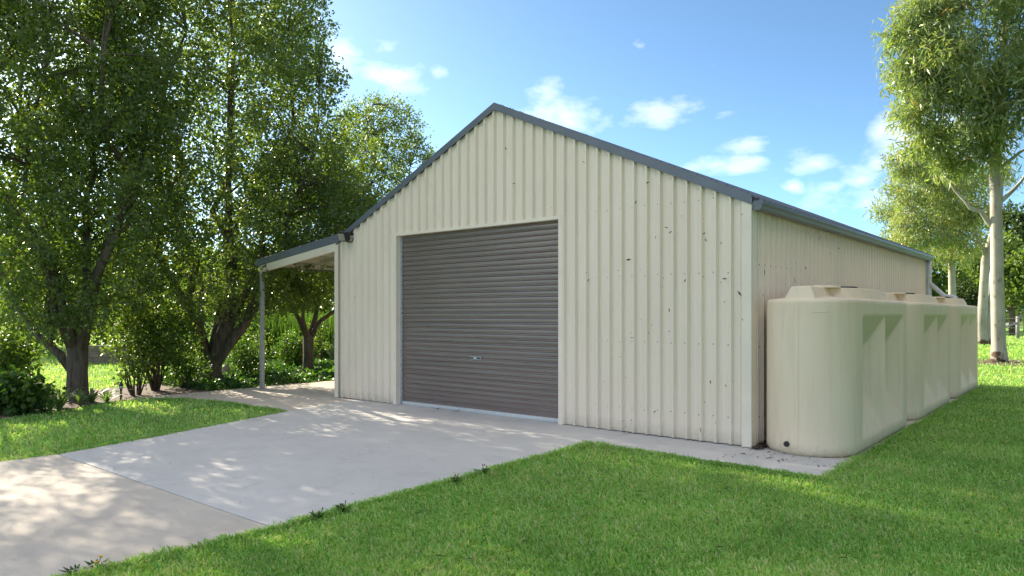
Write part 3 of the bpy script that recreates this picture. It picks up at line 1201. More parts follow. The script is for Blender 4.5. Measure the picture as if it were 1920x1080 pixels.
# ------------------------------------------------------------------ eucalypts
def gum_tree(name, label, loc, trunk, trunk_r, limbs, clumps, per, leaf=.20, seed=5, second=None, mat=GUM, rnd_mean=.40):
    """trunk: list of offsets; clumps: list of (centre, radius xy, radius z, count)"""
    random.seed(seed)
    global rng
    rng = np.random.default_rng(seed)
    root = empty(name, loc)
    tag(root, label, 'tree')
    tr = MB()
    k = len(trunk)
    tr.tube(trunk, [trunk_r * (1.28 if i == 0 else 1.08 if i == 1 else 1 - .6 * (i / (k - 1)) ** 1.3) for i in range(k)], 16, wob=.03)
    if second:
        for pts, r0 in second:
            tr.tube(pts, [r0 * (1.2 if i == 0 else 1 - .55 * i / (len(pts) - 1)) for i in range(len(pts))], 12, wob=.03)
    nodes = [Vector(p) for p in trunk[3:]]
    for pts, r0 in limbs:
        pts = [Vector(p) for p in pts]
        sub = []
        for a, b in zip(pts, pts[1:]):
            sub += [a, a.lerp(b, .5) + Vector((random.gauss(0, .05), random.gauss(0, .05), random.gauss(0, .05)))]
        sub.append(pts[-1])
        tr.tube(sub, [max(.012, r0 * (1 - .85 * i / (len(sub) - 1))) for i in range(len(sub))], 8, wob=.04)
        nodes += sub[2:]
    nodes_np = np.array([tuple(p) for p in nodes])
    C0 = []
    for c, rx, rz, cnt in clumps:
        c = Vector(c)
        for _ in range(cnt):
            v = Vector((random.gauss(0, 1), random.gauss(0, 1), random.gauss(0, 1))).normalized() * random.random() ** .4
            C0.append((c.x + v.x * rx, c.y + v.y * rx, c.z + v.z * rz))
    C0 = np.array(C0)
    for i in range(0, len(C0), max(1, len(C0) // 160)):
        j = int(np.linalg.norm(nodes_np - C0[i], axis=1).argmin())
        a, b = Vector(nodes_np[j]), Vector(C0[i])
        if (b - a).length < 3.2:
            tr.tube(limb_points(a, b, 5, .08, .1), [.03, .025, .018, .012, .006], 5, cap=False)
    tr.build('trunk', GUMBARK, root)
    ns_ = len(C0)
    idx = np.repeat(np.arange(ns_), per)
    n = len(idx)
    base = C0[idx] + rng.normal(0, 1, (n, 3)) * np.array([.21, .21, .20])
    A = unit(rng.normal(0, .62, (n, 3)) + np.array([0, 0, -.62]))
    V = leaves(base, A, leaf * rng.uniform(.65, 1.3, n), leaf * .085 * rng.uniform(.8, 1.3, n), fold=.25)
    rnd = np.clip(rng.normal(rnd_mean, .17, n) + (rng.random(n) > .975) * .4, 0, 1)
    link('crown', np_mesh('crown', V, 4, mat, rnd), root)
    return root


E1 = px2w(1873, 679)
cl = []
random.seed(77)
for (r, a, z_, rx, rz, cnt) in [(-1.9, 0, 11.2, 1.1, .8, 50), (-2.4, .4, 9.6, .9, .7, 42), (-2.7, -.2, 8.4, .85, .6, 40), (-1.6, -.5, 9.0, 1.0, .8, 50), (-1.2, .6, 10.4, 1.1, .8, 50),
                                (-1.9, .3, 7.5, .8, .5, 32), (-.9, -.8, 7.7, .9, .6, 42), (-.3, -1.2, 9.2, 1.1, .9, 60), (.2, -.9, 10.8, 1.2, .9, 60), (.4, -1.6, 7.9, .9, .7, 50),
                                (1.4, -.6, 9.8, 1.2, .9, 55), (1.3, -1.2, 8.1, 1.0, .7, 45), (-2.9, .2, 10.6, .7, .6, 26), (-1.4, 0, 12.4, 1.3, .9, 50), (.6, 0, 12.6, 1.4, .9, 55),
                                (2.4, 0, 11.0, 1.2, 1.0, 45), (2.3, .4, 8.8, 1.0, .7, 30), (-2.3, 0, 12.0, .8, .6, 28), (-2.2, -.6, 10.0, 1.0, .8, 40), (-1.0, -1.0, 8.6, 1.0, .8, 44), (-3.0, 0, 9.4, .7, .6, 26), (0, -1.5, 11.8, 1.3, 1.0, 55), (-.6, -.4, 6.9, .7, .5, 26),
                                (-1.4, .2, 6.6, .7, .4, 24), (-2.6, 0, 7.2, .6, .45, 18), (1.0, -1.5, 9.0, 1.1, .9, 50), (3.4, 0, 9.6, 1.2, .9, 45), (3.6, -.4, 11.4, 1.3, .9, 45), (2.7, -.8, 7.6, .9, .6, 34), (-2.9, .3, 11.4, .8, .6, 26), (-3.1, -.2, 8.0, .55, .45, 16)]:
    p = off(r, a, z_)
    cl.append((p, rx, rz, cnt))
gum_tree('gum_tree', 'tall white-trunked gum tree standing in the lawn at the right edge', E1,
         [off(0, 0, -.1), off(0, 0, .15), off(-.01, 0, .6), off(-.05, 0, 2.2), off(-.08, 0, 4.2), off(-.12, 0, 6.2), off(-.05, 0, 8.0), off(.15, 0, 10.0), off(.2, 0, 12.0)], .235,
         [([off(-.08, 0, 4.35), off(-.55, .05, 5.0), off(-1.05, .1, 5.35), off(-1.6, .15, 6.1), off(-2.0, .2, 7.0)], .085),
          ([off(-.1, 0, 6.0), off(-.35, -.2, 6.6), off(-.5, -.4, 7.3), off(-.8, -.5, 8.2)], .10),
          ([off(-.1, 0, 5.2), off(.45, -.05, 5.7), off(.9, -.1, 6.3), off(1.4, -.2, 7.6)], .09),
          ([off(-.1, 0, 6.3), off(.5, -.3, 6.9), off(1.0, -.6, 7.2), off(1.7, -.8, 8.5)], .07),
          ([off(-.1, 0, 6.8), off(-.9, .2, 7.9), off(-1.8, .3, 9.2), off(-2.3, .2, 10.6)], .09),
          ([off(-.05, 0, 8), off(-.8, 0, 9.6), off(-1.4, 0, 11.6)], .09), ([off(-.05, 0, 8), off(.9, -.3, 9.2), off(1.8, -.2, 10.8)], .09)],
         cl, 30, leaf=.30, seed=5)
E2 = px2w(1843, 641)
E2 = px2w(1842, Y=37.0)
cl = []
for (r, a, z_, rx, rz, cnt) in [(-1.6, 0, 6.6, 1.2, .8, 46), (-2.6, 0, 7.8, 1.3, .9, 50), (-3.3, 0, 9.3, 1.2, .9, 44), (-1.4, 0, 8.6, 1.5, 1.0, 60), (-.5, 0, 7.0, 1.2, .9, 42),
                                (-2.2, 0, 10.4, 1.4, .9, 46), (-3.6, .3, 6.4, 1.0, .7, 34), (-2.5, -.2, 5.6, 1.0, .5, 30), (.6, .3, 8.8, 1.4, 1.0, 40), (-4.3, 0, 7.9, .8, .7, 22), (-.4, 0, 11.0, 1.6, 1.0, 44), (-4.0, 0, 5.3, 1.0, .6, 30), (-1.2, 0, 5.3, 1.1, .5, 30), (-4.2, 0, 9.4, .8, .7, 22)]:
    cl.append((off(r, a, z_), rx, rz, cnt))
gum_tree('gum_tree', 'gum tree with two leaning pale stems just left of the tall white trunk', E2,
         [off(0, 0, -.1), off(0, 0, .2), off(-.05, 0, .8), off(.05, 0, 2.5), off(.15, 0, 4.4), off(.5, 0, 5.6), off(.9, 0, 7.2), off(1.0, 0, 9.0)], .27,
         [([off(.2, 0, 4.4), off(-.2, 0, 5.3), off(-.4, 0, 6.4), off(-1.2, 0, 7.8)], .13), ([off(-.1, 0, 5.2), off(-1.2, 0, 5.9), off(-2.6, .1, 6.3), off(-3.6, .1, 6.8)], .07),
          ([off(-.3, 0, 6.0), off(-1.5, 0, 7.4), off(-2.8, 0, 9.4)], .08)],
         cl, 34, leaf=.30, seed=6, second=[([off(.25, .1, -.1), off(.28, .1, .6), off(.55, .1, 3.0), off(.8, .1, 5.0), off(.9, .1, 7.5)], .24)], rnd_mean=.48)
E3 = px2w(1787, Y=44.0)
cl = []
for (r, a, z_, rx, rz, cnt) in [(-.6, 0, 6.8, 1.6, 1.0, 50), (-1.9, 0, 8.4, 1.5, 1.1, 50), (.4, 0, 9.2, 1.6, 1.1, 50), (-1.0, 0, 10.6, 1.5, 1.0, 46), (-2.9, .2, 6.6, 1.3, .9, 36), (1.2, 0, 7.0, 1.2, .8, 30), (-3.1, 0, 9.8, 1.0, .8, 26), (-2.2, 0, 5.2, 1.4, .8, 36), (.2, 0, 5.2, 1.2, .7, 30), (-4.0, 0, 8.0, 1.0, .8, 24)]:
    cl.append((off(r, a, z_), rx, rz, cnt))
gum_tree('gum_tree', 'pale gum trunk rising behind the farthest water tank', E3,
         [off(0, 0, -.1), off(0, 0, .3), off(0, 0, 1.2), off(-.05, 0, 3), off(-.1, 0, 5), off(0, 0, 7), off(.2, 0, 9.5)], .28,
         [([off(-.1, 0, 5), off(-1, 0, 6), off(-2.4, 0, 7.2)], .08), ([off(0, 0, 7), off(-.8, 0, 8.6), off(-1.4, 0, 10)], .08)], cl, 32, leaf=.33, seed=9, rnd_mean=.45)


# ------------------------------------------------------------------ shrubs and plants
def shrub(name, label, loc, rx, h, n, leaf, mat=BUSH, stems=10, seed=1, low=.0, cat='shrub', wfrac=.38, clump=34):
    random.seed(seed)
    global rng
    rng = np.random.default_rng(seed)
    root = empty(name, loc)
    tag(root, label, cat)
    st = MB()
    for k in range(stems):
        a = random.uniform(0, math.tau)
        rr = rx * random.uniform(.2, .75)
        top = Vector((math.cos(a) * rr, math.sin(a) * rr, h * random.uniform(.55, .9)))
        st.tube(limb_points((math.cos(a) * .06, math.sin(a) * .06, -.03), top, 5, .05, .08), [.018, .015, .012, .009, .004], 5, cap=False)
    st.build('stems', TWIG, root)
    nc = max(6, n // clump)
    C = []
    while len(C) < nc:
        v = Vector((random.gauss(0, 1), random.gauss(0, 1), random.gauss(0, 1))).normalized() * random.random() ** .38
        lump = 1 + .28 * mnoise.noise(v * 2.2 + Vector((seed, seed, 0)))
        C.append((v.x * rx * lump, v.y * rx * lump, low + (h - low) * (.52 + .48 * v.z * lump)))
    C = np.array(C)
    idx = np.repeat(np.arange(nc), clump)
    m_ = len(idx)
    base = C[idx] + rng.normal(0, rx * .13 + .03, (m_, 3))
    base[:, 2] = np.maximum(base[:, 2], .02)
    A = unit(rng.normal(0, .8, (m_, 3)) + np.array([0, 0, .15]))
    V = leaves(base, A, leaf * rng.uniform(.6, 1.3, m_), leaf * wfrac * rng.uniform(.8, 1.2, m_))
    link('foliage', np_mesh('foliage', V, 4, mat, np.clip(rng.normal(.5, .22, m_), 0, 1)), root)
    return root


P_ = px2w
shrub('shrub', 'large bushy shrub with bare cane stems between the two left trees', P_(292, 733), .85, 1.75, 5200, .075, BUSHL, 22, 51, .45)
shrub('shrub', 'dark dense shrub at the foot of the broad tree, on its left', P_(345, 728), .5, .95, 2200, .06, BUSH, 10, 52)
shrub('shrub', 'dark shrub behind the pale standing stone beside the broad tree', P_(448, 716) + AWAY * .5, .52, 1.1, 2600, .06, BUSH, 10, 53)
shrub('shrub', 'dark broad-leaved low shrub at the lower left edge of the garden bed', P_(22, 775), .52, .55, 2000, .11, BUSH, 12, 54, cat='shrub', wfrac=.42)
shrub('shrub', 'bright leafy shrub at the left edge behind the dark low shrub', P_(-5, 742), .7, 1.3, 2600, .09, BUSHL, 14, 55)
shrub('shrub', 'rounded dark green shrub in the ground cover left of the small tree', P_(549, 693), .55, 1.0, 2600, .07, BUSH, 12, 56)
shrub('shrub', 'thin straggly shrub with bare stems behind the carport post', P_(468, 700), .75, 1.25, 750, .06, BUSHL, 20, 57, .3)
shrub('shrub', 'slender variegated shrub right of the small dark-trunked tree', P_(601, 684), .32, 1.6, 700, .07, BUSHL, 8, 58, .3)
shrub('shrub', 'sparse twiggy shrub between the solar stake light and the caned shrub', P_(255, 742), .40, .85, 420, .06, BUSHL, 14, 59, .1)
shrub('shrub', 'broad sunlit shrub beyond the back lawn, behind the forked tree', P_(150, 664), 1.9, 3.0, 4200, .14, BUSHL, 12, 60)
shrub('shrub', 'tall dark shrub beyond the lawn, behind the caned shrub', P_(330, 668), 2.0, 3.4, 4600, .14, BUSH, 12, 61)
shrub('shrub', 'pale green shrub beyond the lawn at the far left', P_(30, 668), 2.0, 3.2, 4200, .14, BUSHL, 12, 62)
shrub('shrub', 'loose green shrub far behind the carport, left of the reed band', P_(440, 655), 1.6, 2.4, 3200, .13, BUSHL, 12, 63)


def strappy(loc, label, n=26, h=.45, mat=STRAP, wd_=.018, seed=1, name='strappy_plant', spread=.35):
    random.seed(seed)
    root = empty(name, loc)
    tag(root, label, 'plant')
    mb = MB()
    for k in range(n):
        a = random.uniform(0, math.tau)
        hh = h * random.uniform(.5, 1.1)
        ln = spread * random.uniform(.5, 1.3)
        d = Vector((math.cos(a), math.sin(a), 0))
        sd_ = Vector((-d.y, d.x, 0)) * wd_
        pts = []
        for i in range(6):
            t = i / 5
            pts.append((d * (ln * t) + Vector((0, 0, hh * (1.9 * t - 1.25 * t * t) + .01)), 1 - t ** 3))
        for (p, wq), (q_, wr) in zip(pts, pts[1:]):
            mb.quad(p - sd_ * wq, p + sd_ * wq, q_ + sd_ * wr, q_ - sd_ * wr)
    o = mb.build('leaves', mat, root)
    return root


strappy(P_(112, 771), 'strappy-leaved clump left of the forked tree trunk', 34, .48, seed=71)
strappy(P_(92, 775), 'strappy-leaved clump at the end of the bed beside the dark low shrub', 26, .40, seed=72)
strappy(P_(150, 762), 'small upright strappy clump right in front of the forked trunk', 12, .38, seed=73, spread=.16)
strappy(P_(172, 757), 'low strappy clump just right of the forked trunk', 22, .32, seed=74, spread=.42)
strappy(P_(200, 755), 'arching strappy clump left of the stake light', 26, .30, seed=75, spread=.45)
strappy(P_(624, 676), 'spiky plant with pale drooping leaves near the shed corner', 16, .85, PALELEAF, .045, 76, 'spiky_plant', .55)
strappy(P_(600, 664), 'big-leaved arching plant behind the spiky plant', 9, 1.5, STRAP, .09, 77, 'arching_plant', 1.2)

# tall reeds behind the garden
random.seed(5)
rng = np.random.default_rng(5)
n = 9000
t = rng.random(n)
a_, b_ = P_(470, 668), P_(660, 668)
C = np.outer(1 - t, np.array(a_)) + np.outer(t, np.array(b_)) + np.outer(rng.normal(0, 1.0, n), np.array(AWAY))
C[:, 2] = 0
A = unit(rng.normal(0, .22, (n, 3)) + np.array([0, 0, 1.0]))
V = leaves(C, A, rng.uniform(.9, 1.9, n), .018, fold=0)
tag(link('reed_band', np_mesh('reed_band', V, 4, BUSH, np.clip(rng.normal(.45, .2, n), 0, 1))), 'band of tall green reeds behind the garden', 'reeds', kind='stuff')

# low ground cover under the small tree
n = 26000
x = rng.uniform(-9.5, -2.95, n)
y = rng.uniform(-1.0, 9.0, n)
k = (x > -8.5 + (9 - y) * .25)
x, y = x[k], y[k]
n = len(x)
hgt = .10 + .12 * np.array([mnoise.noise(Vector((p * 1.4, q * 1.4, 0))) for p, q in zip(x, y)])
edge = np.clip((-2.95 - x) / .4, .2, 1)
C = np.stack([x, y, np.maximum(.02, hgt * rng.uniform(.4, 1.6, n) * edge)], 1)
A = unit(rng.normal(0, 1, (n, 3)) * np.array([1, 1, .35]) + np.array([0, 0, .15]))
V = leaves(C, A, rng.uniform(.06, .14, n), rng.uniform(.025, .05, n))
tag(link('ground_cover', np_mesh('ground_cover', V, 4, COVER, np.clip(rng.normal(.5, .2, n), 0, 1))), 'low leafy ground cover beside the carport slab', 'ground cover', kind='stuff')

# stake light, standing stone, small rocks
r_ = empty('stake_light', P_(227, 751))
tag(r_, 'slim black garden stake light at the corner of the left lawn', 'garden light')
MB().tube([(0, 0, -.05), (0, 0, .22)], .022, 8).build('stake', BLACKP, r_)
MB().tube([(0, 0, .22), (0, 0, .235), (0, 0, .27), (0, 0, .275)], [.03, .036, .036, .03], 10).build('lamp', GLASS, r_)
MB().tube([(0, 0, .275), (0, 0, .30), (0, 0, .36)], [.042, .032, .006], 10).build('cap', BLACKP, r_)


def rock(name, loc, sx_, sy_, sz_, label, seed, mat=STONE):
    random.seed(seed)
    bm = bmesh.new()
    bmesh.ops.create_icosphere(bm, subdivisions=3, radius=1)
    for v in bm.verts:
        k = 1 + .35 * mnoise.noise(v.co * 1.3 + Vector((seed, 0, 0))) + .12 * mnoise.noise(v.co * 4 + Vector((0, seed, 0)))
        v.co = Vector((v.co.x * sx_ * k, v.co.y * sy_ * k, max(-.3, v.co.z) * sz_ * k + sz_ * .25))
    me = bpy.data.meshes.new(name)
    bm.to_mesh(me)
    bm.free()
    me.materials.append(mat)
    o = link(name, me, None, loc)
    tag(o, label, 'stone')
    return o


rock('standing_stone', P_(424, 716), .12, .10, .34, 'pale upright stone right of the broad tree trunk', 3)
rock('garden_rock', P_(365, 726), .16, .14, .14, 'low pale rock left of the broad tree trunk', 4)
rock('garden_rock', P_(386, 729), .10, .10, .08, 'small rock at the front of the broad tree trunk', 6)

# low block wall far behind the left trees
bw = empty('block_wall', P_(212, 682))
bw.rotation_euler = (0, 0, YAW)
tag(bw, 'low brown block retaining wall beyond the sunny back lawn', 'wall')
bk = MB().box(-.195, .195, -.1, .1, 0, .19).build('block', BLOCK, bw, bevel=.01)
first = True
for r in range(3):
    for k in range(7):
        o = bk if first else bk.copy()
        if not first:
            COL.objects.link(o)
            o.parent = bw
        first = False
        o.location = (-1.2 + k * .4 + (.2 if r % 2 else 0), random.uniform(-.012, .012), r * .2)

# fence at the far right: posts and leaning rails
FY = 46.0
for k, (pxx, lab) in enumerate(((1908, 'weathered timber fence post with a leaning brace, at the right edge'), (1952, 'weathered timber fence post outside the right edge'),
                                (1838, 'weathered timber fence post hidden behind the gum stems'))):
    o = empty('fence_post', P_(pxx, Y=FY))
    tag(o, lab, 'fence post', 'far fence posts')
    MB().tube([(0, 0, -.1), (0, 0, 1.45)], [.11, .10], 10).build('post', TIMBER, o)
    if k == 0:
        MB().tube([off(-.05, 0, 1.0), off(-2.9, -.2, .12)], .06, 8).build('brace', TIMBER, o)
wr = empty('wire_rails', P_(1900, Y=FY))
tag(wr, 'thin rails strung between the far fence posts', 'fence rail')
for z_ in (.35, .7, 1.05, 1.3):
    MB().tube([off(-2.3, -.1, z_), off(8, -.1, z_)], .02, 5).build('rail', TIMBER, wr)


# background trees
def round_tree(label, loc, r, h, n, leaf, seed, mat=FAR, low=.25, trunk=.2):
    random.seed(seed)
    global rng
    rng = np.random.default_rng(seed)
    root = empty('background_tree', loc)
    tag(root, label, 'tree', 'trees in the background')
    tr = MB()
    tr.tube([(0, 0, -.1), (0, 0, h * .2), (random.gauss(0, .1), random.gauss(0, .1), h * .5), (0, 0, h * .8)], [trunk * 1.2, trunk, trunk * .7, trunk * .2], 9, wob=.04)
    for k in range(7):
        a = random.uniform(0, math.tau)
        z0 = h * random.uniform(.22, .5)
        tr.tube(limb_points((0, 0, z0), (math.cos(a) * r * .7, math.sin(a) * r * .7, z0 + h * random.uniform(.12, .35)), 6, .04, .08), [trunk * .4, trunk * .33, trunk * .26, trunk * .2, trunk * .12, .01], 6, cap=False)
    tr.build('trunk', BARK, root)
    nl = 26
    C, Rr = [], []
    for k in range(nl):
        v = Vector((random.gauss(0, 1), random.gauss(0, 1), random.gauss(0, 1))).normalized() * random.random() ** .4
        z_ = h * (low + (1 - low) * (.5 + .45 * v.z))
        C.append((v.x * r * .75, v.y * r * .75, z_))
        Rr.append(r * random.uniform(.26, .46))
    C, Rr = np.array(C), np.array(Rr)
    idx = rng.integers(0, nl, n)
    u = unit(rng.normal(size=(n, 3))) * (rng.random(n) ** .45)[:, None]
    base = C[idx] + u * Rr[idx][:, None] * np.array([1, 1, .8])
    A = unit(rng.normal(0, .8, (n, 3)) + np.array([0, 0, -.25]))
    V = leaves(base, A, leaf * rng.uniform(.6, 1.3, n), leaf * .35 * rng.uniform(.8, 1.2, n))
    link('crown', np_mesh('crown', V, 4, mat, np.clip(rng.normal(.5, .2, n), 0, 1)), root)
    return root


round_tree('fresh green tree behind the fence at the right edge', P_(1898, Y=52), 3.2, 7.4, 9000, .26, 81, BUSHL, .28)
round_tree('dark drooping tree at the right edge above the fresh green tree', P_(1925, Y=64), 4.2, 12.5, 9000, .32, 82, FAR, .35)
round_tree('dark tree seen between the pale gum trunks behind the tanks', P_(1800, Y=62), 3.6, 5.6, 8000, .28, 83, FAR, .05)
round_tree('bright tree behind the far end of the shed, right of the downpipe', P_(1725, Y=58), 3.6, 7.6, 9000, .30, 84, BUSHL, .15)
round_tree('round-topped tree just over the far end of the shed gutter', P_(1672, Y=70), 3.2, 9.4, 8000, .30, 85, FAR, .2)
round_tree('light green tree right of the leaning gum stems', P_(1858, Y=66), 3.6, 8.0, 7000, .30, 86, BUSHL, .1)
round_tree('background tree left of the fork of the first tree', P_(60, Y=36), 3.4, 6.5, 9000, .24, 91, BUSHL, .2)
round_tree('background tree behind the gap between the two left trees', P_(235, Y=44), 4.0, 6.8, 9000, .26, 92, BUSHL, .15)
round_tree('background tree behind the broad multi-stemmed tree', P_(420, Y=48), 4.0, 6.6, 9000, .28, 93, BUSHL, .15)
round_tree('background tree behind the small tree at the carport', P_(565, Y=52), 4.0, 5.6, 9000, .28, 94, FAR, .2)

# the gum row goes on beside the lawn, right of the picture
for i, (x_, y_) in enumerate(((18.5, -6), (19.5, .5), (18.5, 7), (19.5, 13.5), (21, 21), (20.5, 30))):
    round_tree('dense tree of the row right of the picture, %s from the far fence' % ('sixth', 'fifth', 'fourth', 'third', 'second', 'first')[i], (x_, y_, 0), 4.3, 14.0, 10000, .45, 500 + i, FAR, .03)

# far-off wood all round
random.seed(2)
rng = np.random.default_rng(2)
cs, rr_ = [], []
for k in range(220):
    a = -math.pi * .75 + k / 220 * math.tau * .82
    d = random.uniform(120, 190)
    cs.append((CAM[0] + math.cos(a + math.pi / 2 + .35) * d, CAM[1] + math.sin(a + math.pi / 2 + .35) * d, random.uniform(1, 3.2)))
    rr_.append(random.uniform(3.5, 7))
cs, rr_ = np.array(cs), np.array(rr_)
n = 60000
idx = rng.integers(0, len(cs), n)
u = unit(rng.normal(size=(n, 3))) * (rng.random(n) ** .4)[:, None]
base = cs[idx] + u * rr_[idx][:, None] * np.array([1.5, 1.5, .7])
base[:, 2] = np.abs(base[:, 2])
V = leaves(base, unit(rng.normal(size=(n, 3))), rng.uniform(.7, 1.5, n), rng.uniform(.3, .6, n))
tag(link('treeline', np_mesh('treeline', V, 4, FAR, np.clip(rng.normal(.5, .2, n), 0, 1))), 'far-off line of trees along the horizon', 'treeline', kind='stuff')

# ------------------------------------------------------------------ grass


def inside(px_, py_, poly):
    r = np.zeros(len(px_), bool)
    j = len(poly) - 1
    for i in range(len(poly)):
        xi, yi = poly[i]
        xj, yj = poly[j]
        c = ((yi > py_) != (yj > py_)) & (px_ < (xj - xi) * (py_ - yi) / (yj - yi + 1e-12) + xi)
        r ^= c
        j = i
    return r


PAVED = [[(1.7, -18), (6.40, -18), (6.40, J - .05), (6.31, -1.03), (9.08, -1.14), (9.09, 10.37), (7.5, 12), (.1, 11), (-2.75, 11), (-2.64, -.3), (-2.68, -2.6), (-2.45, -2.57), (-2.1, -2.04), (-.83, -1.76),
          (.98, -1.77), (1.74, -4.11), (2.09, -5.4)],
         [(-2.72, -2.85), (-2.66, -.2), (-2.8, 9), (-8.5, 9), (-7.5, 3), (-5.6, -1), (-4.6, -3.4), (-3.9, -6), (-4.2, -9), (-1.55, -9), (-1.5, -5.2), (-1.95, -4.25)]]


def lawn(name, label, n, ymin, ymax, lenr, wid, xr, seed, pw=1.6, edges=None):
    rng = np.random.default_rng(seed)
    # sample by distance so that nearer turf is denser
    u = rng.random(n)
    Y = (ymin ** (1 - pw) + u * (ymax ** (1 - pw) - ymin ** (1 - pw))) ** (1 / (1 - pw))
    X = rng.uniform(xr[0], xr[1], n) * Y
    c, s = math.cos(YAW), math.sin(YAW)
    x = CAM[0] + X * c - Y * s
    y = CAM[1] + X * s + Y * c
    wobx = .045 * np.sin(y * 5.3) + .03 * np.sin(y * 13.1 + 1) + .02 * rng.normal(size=n)
    woby = .03 * np.sin(x * 6.1) + .02 * np.sin(x * 15.0) + .02 * rng.normal(size=n)
    k = np.ones(n, bool)
    for pl in PAVED:
        k &= ~inside(x + wobx, y + woby, pl)
    q = np.array(E1)
    d = np.hypot(x - q[0], y - q[1])
    k &= (d > 1.5) | (rng.random(n) < .25)
    x, y, Y = x[k], y[k], Y[k]
    if edges:
        for (p, q_, m_) in edges:
            t = rng.random(m_)
            ex = p[0] + (q_[0] - p[0]) * t + rng.normal(0, .022, m_)
            ey = p[1] + (q_[1] - p[1]) * t + rng.normal(0, .022, m_)
            x, y = np.append(x, ex), np.append(y, ey)
            Y = np.append(Y, np.full(m_, 6.5))
    n = len(x)
    ne = sum(e_[2] for e_ in edges) if edges else 0
    sc = np.clip(Y / 6.5, 1, 3.2)
    ln = rng.uniform(*lenr, n) * (.75 + .25 * sc)
    patch = np.sin(x * 1.9 + np.sin(y * 1.3) * 1.4) * np.sin(y * 2.3 + np.sin(x * 1.1) * 1.7)
    fine = np.sin(x * 17 + 3 * np.sin(y * 7)) * np.sin(y * 19 + 3 * np.sin(x * 5))
    ln *= 1 + .15 * patch + .18 * fine
    if ne:
        ln[-ne:] *= rng.uniform(.6, 1.35, ne)
    az_ = rng.uniform(0, math.tau, n)
    tilt = np.clip(rng.normal(.70, .38, n), .05, 1.45)
    dr = np.stack([np.cos(az_) * np.sin(tilt), np.sin(az_) * np.sin(tilt), np.cos(tilt)], 1)
    sd_ = np.stack([-np.sin(az_), np.cos(az_), np.zeros(n)], 1)
    w_ = (wid * sc * rng.uniform(.7, 1.3, n))[:, None]
    B0 = np.stack([x, y, np.zeros(n) - .004], 1)
    V = np.empty((n, 4, 3))
    V[:, 0] = B0 - sd_ * w_
    V[:, 1] = B0 + sd_ * w_
    mid = B0 + dr * (ln * .6)[:, None] + np.array([0, 0, .004])
    tip = B0 + dr * ln[:, None]
    tip[:, 2] *= .82
    V[:, 2] = tip + sd_ * w_ * .12
    V[:, 3] = mid - sd_ * w_ * .8
    r = np.clip(rng.normal(.36, .20, n) + .08 * patch + .07 * fine + (rng.random(n) > .87) * .46, 0, 1)
    dry = np.clip(np.sin(x * 2.7 + 2 * np.sin(y * 1.9 + 1)) * np.sin(y * 3.1 + 2 * np.sin(x * 2.2)) - .35, 0, 1)
    r = np.clip(r + dry * .25 * (rng.random(n) < .5), 0, 1)
    o = link(name, np_mesh(name, V.reshape(-1, 3), 4, GRASS, r))
    return tag(o, label, 'grass', kind='stuff')


lawn('lawn_grass', 'mown green lawn around the shed and driveway', 600000, 3.0, 30, (.035, .075), .0042, (-1.0, 1.25), 61,
     edges=[((6.42, -9), (6.43, J), 9000), ((6.43, J), (6.33, -1.02), 9000), ((6.30, -1.02), (9.09, -1.13), 7000), ((9.08, -1.13), (9.09, 10.3), 9000),
            ((1.9, -8), (2.10, -5.38), 2500), ((2.10, -5.38), (1.73, -4.1), 3000), ((1.73, -4.1), (.97, -1.76), 4500), ((.97, -1.75), (-.83, -1.75), 3000),
            ((-.83, -1.75), (-2.1, -2.03), 2000), ((-2.1, -2.03), (-2.6, -2.6), 1200)])
lawn('back_lawn_grass', 'sunlit lawn farther behind the shed', 120000, 26, 75, (.06, .11), .006, (-.78, .80), 62, pw=1.3)


# ------------------------------------------------------------------ small weeds and litter
def dandelion(loc, label, heads, seed, yellow=True):
    random.seed(seed)
    root = empty('dandelion', loc)
    tag(root, label, 'weed', 'weeds along the driveway edge')
    mb = MB()
    for k in range(11):
        a = random.uniform(0, math.tau)
        d = Vector((math.cos(a), math.sin(a), 0))
        s = Vector((-d.y, d.x, 0))
        ln = random.uniform(.05, .10)
        for (t0, w0), (t1, w1) in (((0, .004), (.5, .013)), ((.5, .013), (1, .002))):
            p, q_ = d * ln * t0 + Vector((0, 0, .02 + .05 * t0)), d * ln * t1 + Vector((0, 0, .02 + .05 * t1 - .01 * t1))
            mb.quad(p - s * w0, p + s * w0, q_ + s * w1, q_ - s * w1)
    mb.build('leaves', COVER, root)
    for k in range(heads):
        h = random.uniform(.045, .085)
        dx, dy_ = random.gauss(0, .03), random.gauss(0, .03)
        top = Vector((dx, dy_, h))
        stem = MB().tube([(0, 0, .01), (dx * .4, dy_ * .4, h * .6), top], .0022, 5).build('stem', BUSHL, root)
        if yellow and k < 2:
            mb = MB()
            for j in range(16):
                a = j * math.tau / 16
                d = Vector((math.cos(a), math.sin(a), 0))
                s = Vector((-d.y, d.x, 0))
                mb.quad(top, top + d * .010 + s * .005 + Vector((0, 0, .005)), top + d * .019 + Vector((0, 0, .006)), top + d * .010 - s * .005 + Vector((0, 0, .005)))
            mb.tube([top, top + Vector((0, 0, .007))], [.009, .005], 8)
            mb.build('flower', PETAL, stem)
        else:
            MB().tube([top - Vector((0, 0, .003)), top + Vector((0, 0, .006)), top + Vector((0, 0, .016))], [.004, .006, .002], 6).build('bud', TWIG, stem)


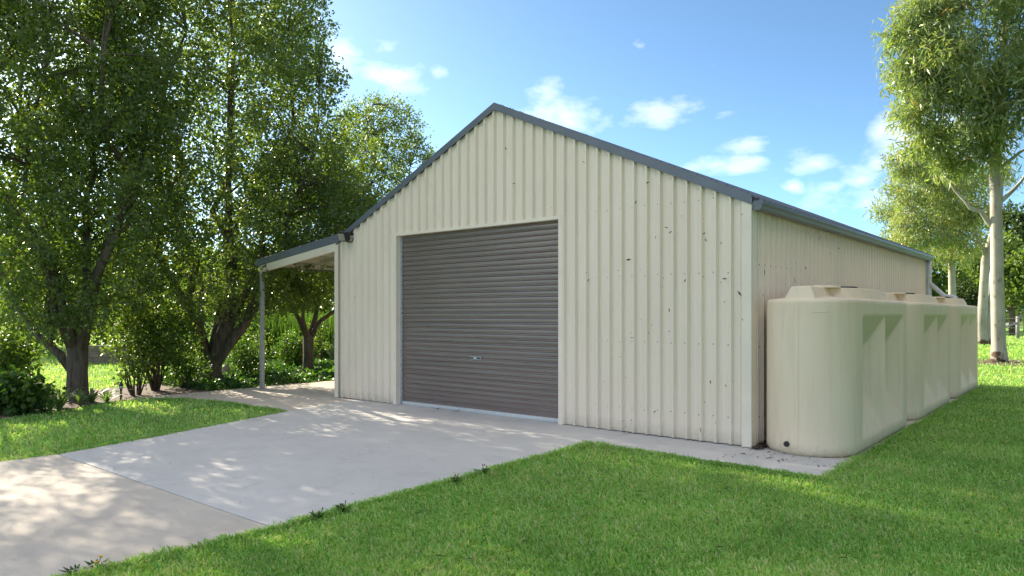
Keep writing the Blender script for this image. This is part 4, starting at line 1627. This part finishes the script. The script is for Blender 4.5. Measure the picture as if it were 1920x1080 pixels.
for i, (pxx, pyy, hd_, lab) in enumerate([(168, 1066, 2, 'flowering dandelion with two yellow heads at the bottom left lawn edge'),
                                          (128, 1078, 2, 'dandelion with brown seed buds left of the yellow flowering one'),
                                          (583, 972, 3, 'weed with brown buds on the lawn edge by the slab joint'),
                                          (628, 958, 4, 'tall weed tuft with buds right of the slab joint'),
                                          (838, 905, 3, 'weed with buds on the lawn edge in mid driveway'),
                                          (890, 888, 3, 'weed with thin stalks on the lawn edge nearest the shed')]):
    dandelion(P_(pxx, pyy) + Vector((.10, 0, 0)), lab, hd_, 300 + i, yellow=(i == 0))
for i, (pxx, pyy, lab) in enumerate(((822, 771, 'small weed sprig at the door sill, left one of two'), (858, 775, 'flat weed sprig at the door sill, right one of two'))):
    s_ = strappy(P_(pxx, pyy) + Vector((0, -.02, .024)), lab, 14, .035, BUSH, .004, 400 + i, 'weed_sprig', .12)
# leaf litter by the corner and on the path
random.seed(9)
mb = MB()


def litter(x, y, z_, ln):
    a = random.uniform(0, math.tau)
    d = Vector((math.cos(a), math.sin(a), random.gauss(0, .15)))
    s = Vector((-d.y, d.x, random.gauss(0, .2))) * ln * random.uniform(.07, .16)
    p = Vector((x, y, z_))
    mb.quad(p - d * ln * .5, p + s + Vector((0, 0, .006)), p + d * ln * .5, p - s + Vector((0, 0, .004)))


for _ in range(90):
    litter(random.uniform(7.98, 8.10), random.uniform(-.12, .5), .028 + random.random() * .03, random.uniform(.04, .13))
for _ in range(70):
    litter(random.uniform(7.9, 9.1), random.uniform(-.35, -.05) - random.random() * .5, .030, random.uniform(.02, .07))
for _ in range(70):
    litter(9.07 + random.gauss(0, .05), random.uniform(0, 10), .03, random.uniform(.03, .09))
for _ in range(90):
    litter(random.uniform(2.4, 6.3), random.uniform(-7, -.5), .031, random.uniform(.012, .035))
for _ in range(50):
    litter(random.uniform(5.25, 7.9), -.04 - abs(random.gauss(0, .03)), .030, random.uniform(.02, .05))
for _ in range(160):
    q = Vector((E1.x + random.gauss(0, 1.0), E1.y + random.gauss(0, 1.0), 0))
    litter(q.x, q.y, .02, random.uniform(.08, .18))
for _ in range(150):
    Yq = random.uniform(4.5, 16)
    Xq = random.uniform(-.2, .75) * Yq
    q = Vector((CAM[0] + Xq * cr - Yq * sr, CAM[1] + Xq * sr + Yq * cr, 0))
    if (q.x > 6.5 and q.y < -1.2) or q.x > 9.2:
        litter(q.x, q.y, .045, random.uniform(.03, .08))
tag(mb.build('leaf_litter', DEBRIS), 'dry brown leaf litter on the concrete and by the shed corner', 'leaf litter', kind='stuff')
